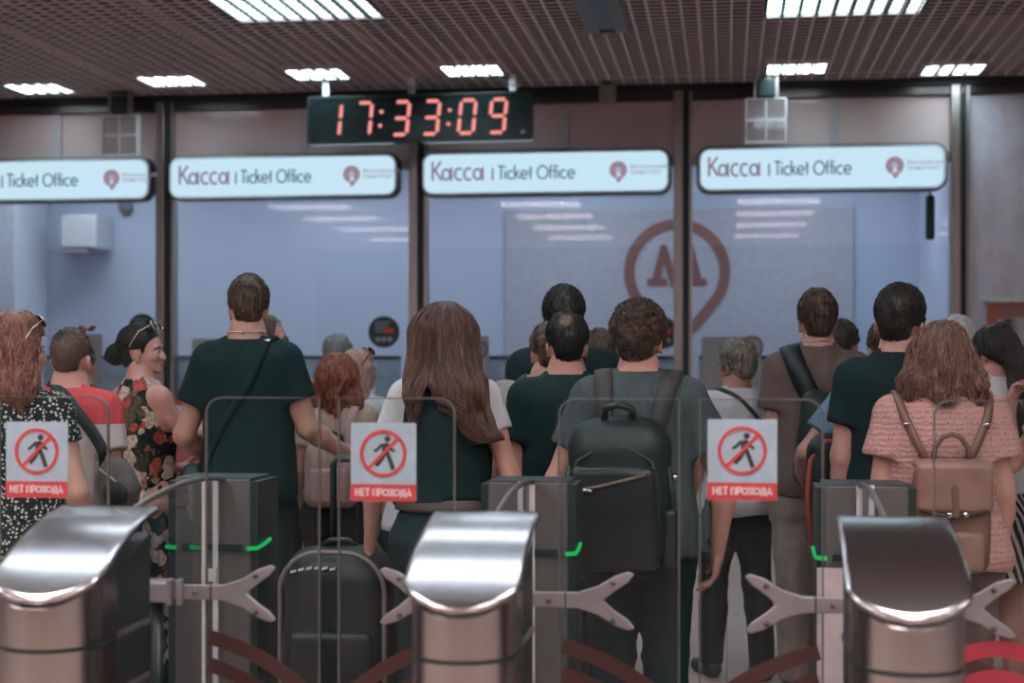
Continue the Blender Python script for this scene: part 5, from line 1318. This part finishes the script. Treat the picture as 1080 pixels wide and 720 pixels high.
# ---- man in brown tee
b = person('person with short dark brown hair in a brown t-shirt and khaki trousers, black sling pack', 869, 307, 231, 'm', -.02, .97, 'fair', (.08,.0,0), sh(t=.015, hl=hairline(-.034,.05,.125,.02), seed=101, n=900, top=.008, dl=.007), H_BR,
   garments=(top_garment('t_shirt', BROWNT, .62, .86, .017, .03, 1.495, seed=29), trousers('trousers', KHAKI, .024, fold=.008)), bodypx=862)
MB().tube([b.core_s.onto(np.array([[.064*math.sin(a), -.02-.064*math.cos(a), 1.512]]), .003)[0] for a in np.linspace(-1.8,1.8,20)], .003, 6).build('neck_cord', CHROME, b.root)
r = bag_root(b, 'sling_pack', 'black sling backpack worn over the left shoulder of the brown t-shirt', 'backpack')
band(b, r, 'strap', BLACKBAG, [(-.115,.06,1.45),(-.11,-.05,1.46),(-.08,-.12,1.39),(-.03,-.145,1.28),(.03,-.15,1.18)], .085, .016)
D = SDF(); D.p.append(rbox((.05,-.21,1.10), (.14,.06,.20), .05, Matrix.Rotation(.12,3,'Y'))); D.disp(lambda P: wr(P, 30, 8)*.006); soft('bag_body', BLACKBAG, r, D)
D = SDF(); D.p.append(rbox((.05,-.275,1.06), (.10,.018,.11), .016, Matrix.Rotation(.12,3,'Y'))); soft('front_pocket', BLACKBAG, r, D)
# ---- small heads at the back right
person('person with dark hair, just a sliver of head right of the brown-tee man', 889, 337, 205, 'm', 0, .95, 'fair', (-.3,0,0), sh(t=.014, seed=111, n=300), H_DK, garments=(top_garment('shirt', OLIVE, .6), trousers('trousers', JEAN)))
b = person('person in a blue t-shirt with cropped brown hair, half hidden behind a black tee', 934, 337, 250, 'm', .05, .97, 'pink', (.15,0,0), sh(t=.010, hl=hairline(-.01,.055,.13,.02), seed=121, n=500, dl=.005), H_BR,
   armL=arm((-.335,-.03,1.16),(-.34,.19,1.05),(.2,.8,-.4),(1,.1,0),.6), garments=(top_garment('t_shirt', BLUE, .66, .86, .018, .03, 1.49, seed=33), trousers('trousers', JEANB)))
r = bag_root(b, 'red_trimmed_backpack', 'black backpack with red edging between the brown tee and the black tee at right', 'backpack')
band(b, r, 'shoulder_strap', REDN, [(-.150,.07,1.42),(-.155,-.03,1.43),(-.165,-.09,1.37),(-.17,-.10,1.27)], .06, .014)
D = SDF(); D.p.append(rbox((-.235,-.23,1.00), (.125,.075,.25), .08)); D.disp(lambda P: wr(P, 30, 8)*.005); soft('bag_body', BLACKBAG, r, D)
MB().tube([(-.345,-.275,.78),(-.358,-.275,1.0),(-.345,-.275,1.14),(-.285,-.285,1.22),(-.195,-.285,1.225),(-.13,-.28,1.16)], .011, 8).build('red_edging', REDN, r)
D = SDF(); D.p.append(rbox((-.235,-.305,.93), (.085,.02,.13), .018)); soft('front_pocket', BLACKBAG, r, D)
# ---- man in black tee, right
b = person('person with thick dark hair in a black t-shirt, left of the woman in pink lace', 956, 304, 274, 'm', -.12, .98, 'pink', (-.22,-.08,.05), sh(t=.022, hl=hairline(-.036,.05,.125,.015), seed=131, n=900, top=.010, dl=.008), H_DK,
   garments=(top_garment('t_shirt', BLK, .60, .84, .018, .028, 1.495, seed=35), trousers('trousers', JEAN)), bodypx=948, fat=1.1)
# ---- pink lace woman
def hair_mid(hs, b):
    D = SDF(); D.el((0,-.02,.110), (.100,.112,.102), k=.03)
    for q in (-1,1): D.rc((q*.055,-.035,.06), (q*.098,-.06,-.045), .064, .052, k=.05); D.rc((q*.098,-.06,-.045), (q*.105,-.055,-.085), .052, .034, k=.03)
    D.rc((0,-.085,.05), (0,-.11,-.07), .075, .055, k=.05)
    D.disp(lambda P: wr(P, 55, 11, (1,1,.45))*.010+wr(P, 120, 12, (1,1,.4))*.004)
    D.cut(lambda P: np.minimum(P[...,1]-.05, np.minimum(.15-P[...,2], .085-np.abs(P[...,0])))*.9)
    return long_hair(D, 900, 22, .012, 15, zmin=-.02, wave=.008, rad=.0022)
b = person('person with wavy light brown hair in a pink lace-knit blouse with a tan leather backpack', 990, 337, 300, 'f', .03, 1.20, 'pink', (-.05,-.05,0), hair_mid, H_LBR,
   garments=(top_garment('lace_blouse', m_lace(), .56, .84, .020, .03, 1.465, nslope=.6, seed=37, flare=.022), trousers('trousers', m_cloth('taupe_trousers', (.12,.085,.075,1)))), hair_lift=.02, bodypx=992, fat=1.05)
r = bag_root(b, 'leather_backpack', 'tan leather flap backpack on the woman in the pink lace blouse', 'backpack')
for q in (-1,1):
    o = band(b, r, 'strap', TAN, [(q*.165,.05,1.435),(q*.160,-.06,1.44),(q*.135,-.125,1.36),(q*.100,-.155,1.28),(q*.072,-.185,1.215)], .030, .008)
    MB().tube([b.outer.onto(np.array([[q*.135,-.125,1.36]]),.014)[0]+np.array([x,0,0]) for x in (-.012,.012)], .006, 8).build('buckle', CHROME, o)
D = SDF(); D.p.append(rbox((0,-.225,1.035), (.128,.065,.190), .045)); D.disp(lambda P: wr(P, 26, 8)*.005); soft('bag_body', TAN, r, D)
D = SDF(); D.p.append(rbox((0,-.292,1.150), (.131,.016,.080), .014)); D.p.append(rbox((0,-.235,1.227), (.131,.062,.016), .014)); D.el((0,-.292,1.080), (.108,.013,.022), k=.02); soft('flap', TANL, r, D, .007)
MB().tube([(-.108,-.300,1.069),(-.05,-.306,1.055),(0,-.308,1.053),(.05,-.306,1.055),(.108,-.300,1.069)], .006, 8).build('flap_edge', BRN, r)
MB().poly([(-.012,1.045),(.012,1.045),(.012,1.145),(0,1.16),(-.012,1.145)], -.318, -.300).build('tab', TAN, r, bevel=.002)
for x in (-.02,.035): MB().tube([(x,-.322,1.057),(x,-.312,1.057)], .011, 12).build('clasp', CHROME, r)
MB().tube([(-.062,-.225,1.235),(-.056,-.232,1.285),(-.03,-.236,1.320),(0,-.238,1.330),(.03,-.236,1.320),(.056,-.232,1.285),(.062,-.225,1.235)], [.010]*7, 8).build('top_handle', TAN, r)
D = SDF(); D.p.append(rbox((0,-.285,.925), (.10,.02,.07), .018)); soft('front_pocket', TANL, r, D, .007)
# ---- white head / cap at the back
person('person with white hair, only the crown showing right of the dark metal post', 1010, 332, 206, 'm', 0, .95, 'fair', (0,0,0), sh(t=.014, seed=141, n=200), H_WHT, garments=(top_garment('shirt', PINKT, .6), trousers('trousers', JEAN)))
# ---- woman with dark ponytail
def hair_tail(hs, b):
    D = SDF(); D.el((0,-.020,.112), (.088,.106,.098), k=.03); D.rc((0,-.09,.10), (.015,-.145,.03), .050, .046, k=.04); D.rc((.015,-.145,.03), (.03,-.155,-.20), .048, .055, k=.04); D.rc((.03,-.155,-.20), (.035,-.15,-.34), .055, .02, k=.04)
    D.disp(lambda P: wr(P, 60, 3, (1,1,.3))*.006)
    hl = hairline(-.06,.055,.135,.04); D.cut(lambda P: np.where(P[...,1] > -.085, hl(P)-P[...,2], -1)*.8)
    return long_hair(D, 480, 30, .014, 16, crown=(0,.02,.21), zmin=.03, rad=.0028, ndir=(0,-.5,0), out=.4)
b = person('person with long dark ponytail, white top and striped shorts at the right edge', 1043, 342, 244, 'f', .35, .98, 'pink', (.35,0,0), hair_tail, H_DK,
   garments=(top_garment('white_top', WHT, .40, .98, .014, .015, 1.50, seed=41), skirt('striped_shorts', m_stripes(), [(.60,.205,.165,-.01),(.75,.20,.155,-.01),(.88,.192,.142,-.016),(1.0,.150,.118,0)])), hair_lift=.012, bodypx=1046)
# ---- raised hand at the right edge
b = person('person at the right edge with a raised hand by the face, mostly outside the picture', 1150, 345, 272, 'f', .1, 1.0, 'pink', (.6,0,0), sh(t=.02, seed=151, n=200, g='f'), H_DK, armL=arm((-.285,.10,1.17),(-.265,.20,1.37),(.15,.1,1),(.7,-.7,0),.7), armR=arm((.21,.0,1.11),(.2,.1,.9),(0,.2,-1),(-1,0,0)),
   garments=(top_garment('top', PINKT, .5), trousers('trousers', JEAN)))
# ---------------------------------------------------------------- camera, world
cd = bpy.data.cameras.new('camera'); cam = bpy.data.objects.new('camera', cd); COL.objects.link(cam)
cd.sensor_width = 36; cd.lens = F/1080*36; cam.location = (0,0,CH); cam.rotation_euler = (math.pi/2, 0, TH)
cd.shift_y = (HZ-360)/1080
cd.dof.use_dof = True; cd.dof.focus_distance = 6.0; cd.dof.aperture_fstop = 2.2
cd.clip_start = .05; cd.clip_end = 60
S.camera = cam
w = bpy.data.worlds.new('world'); S.world = w; w.use_nodes = True
w.node_tree.nodes['Background'].inputs[0].default_value = (.30,.52,.54,1); w.node_tree.nodes['Background'].inputs[1].default_value = .10
S.view_settings.view_transform = 'Standard'; S.view_settings.look = 'None'; S.view_settings.gamma = 1; S.view_settings.exposure = EXPO
S.view_settings.use_curve_mapping = False
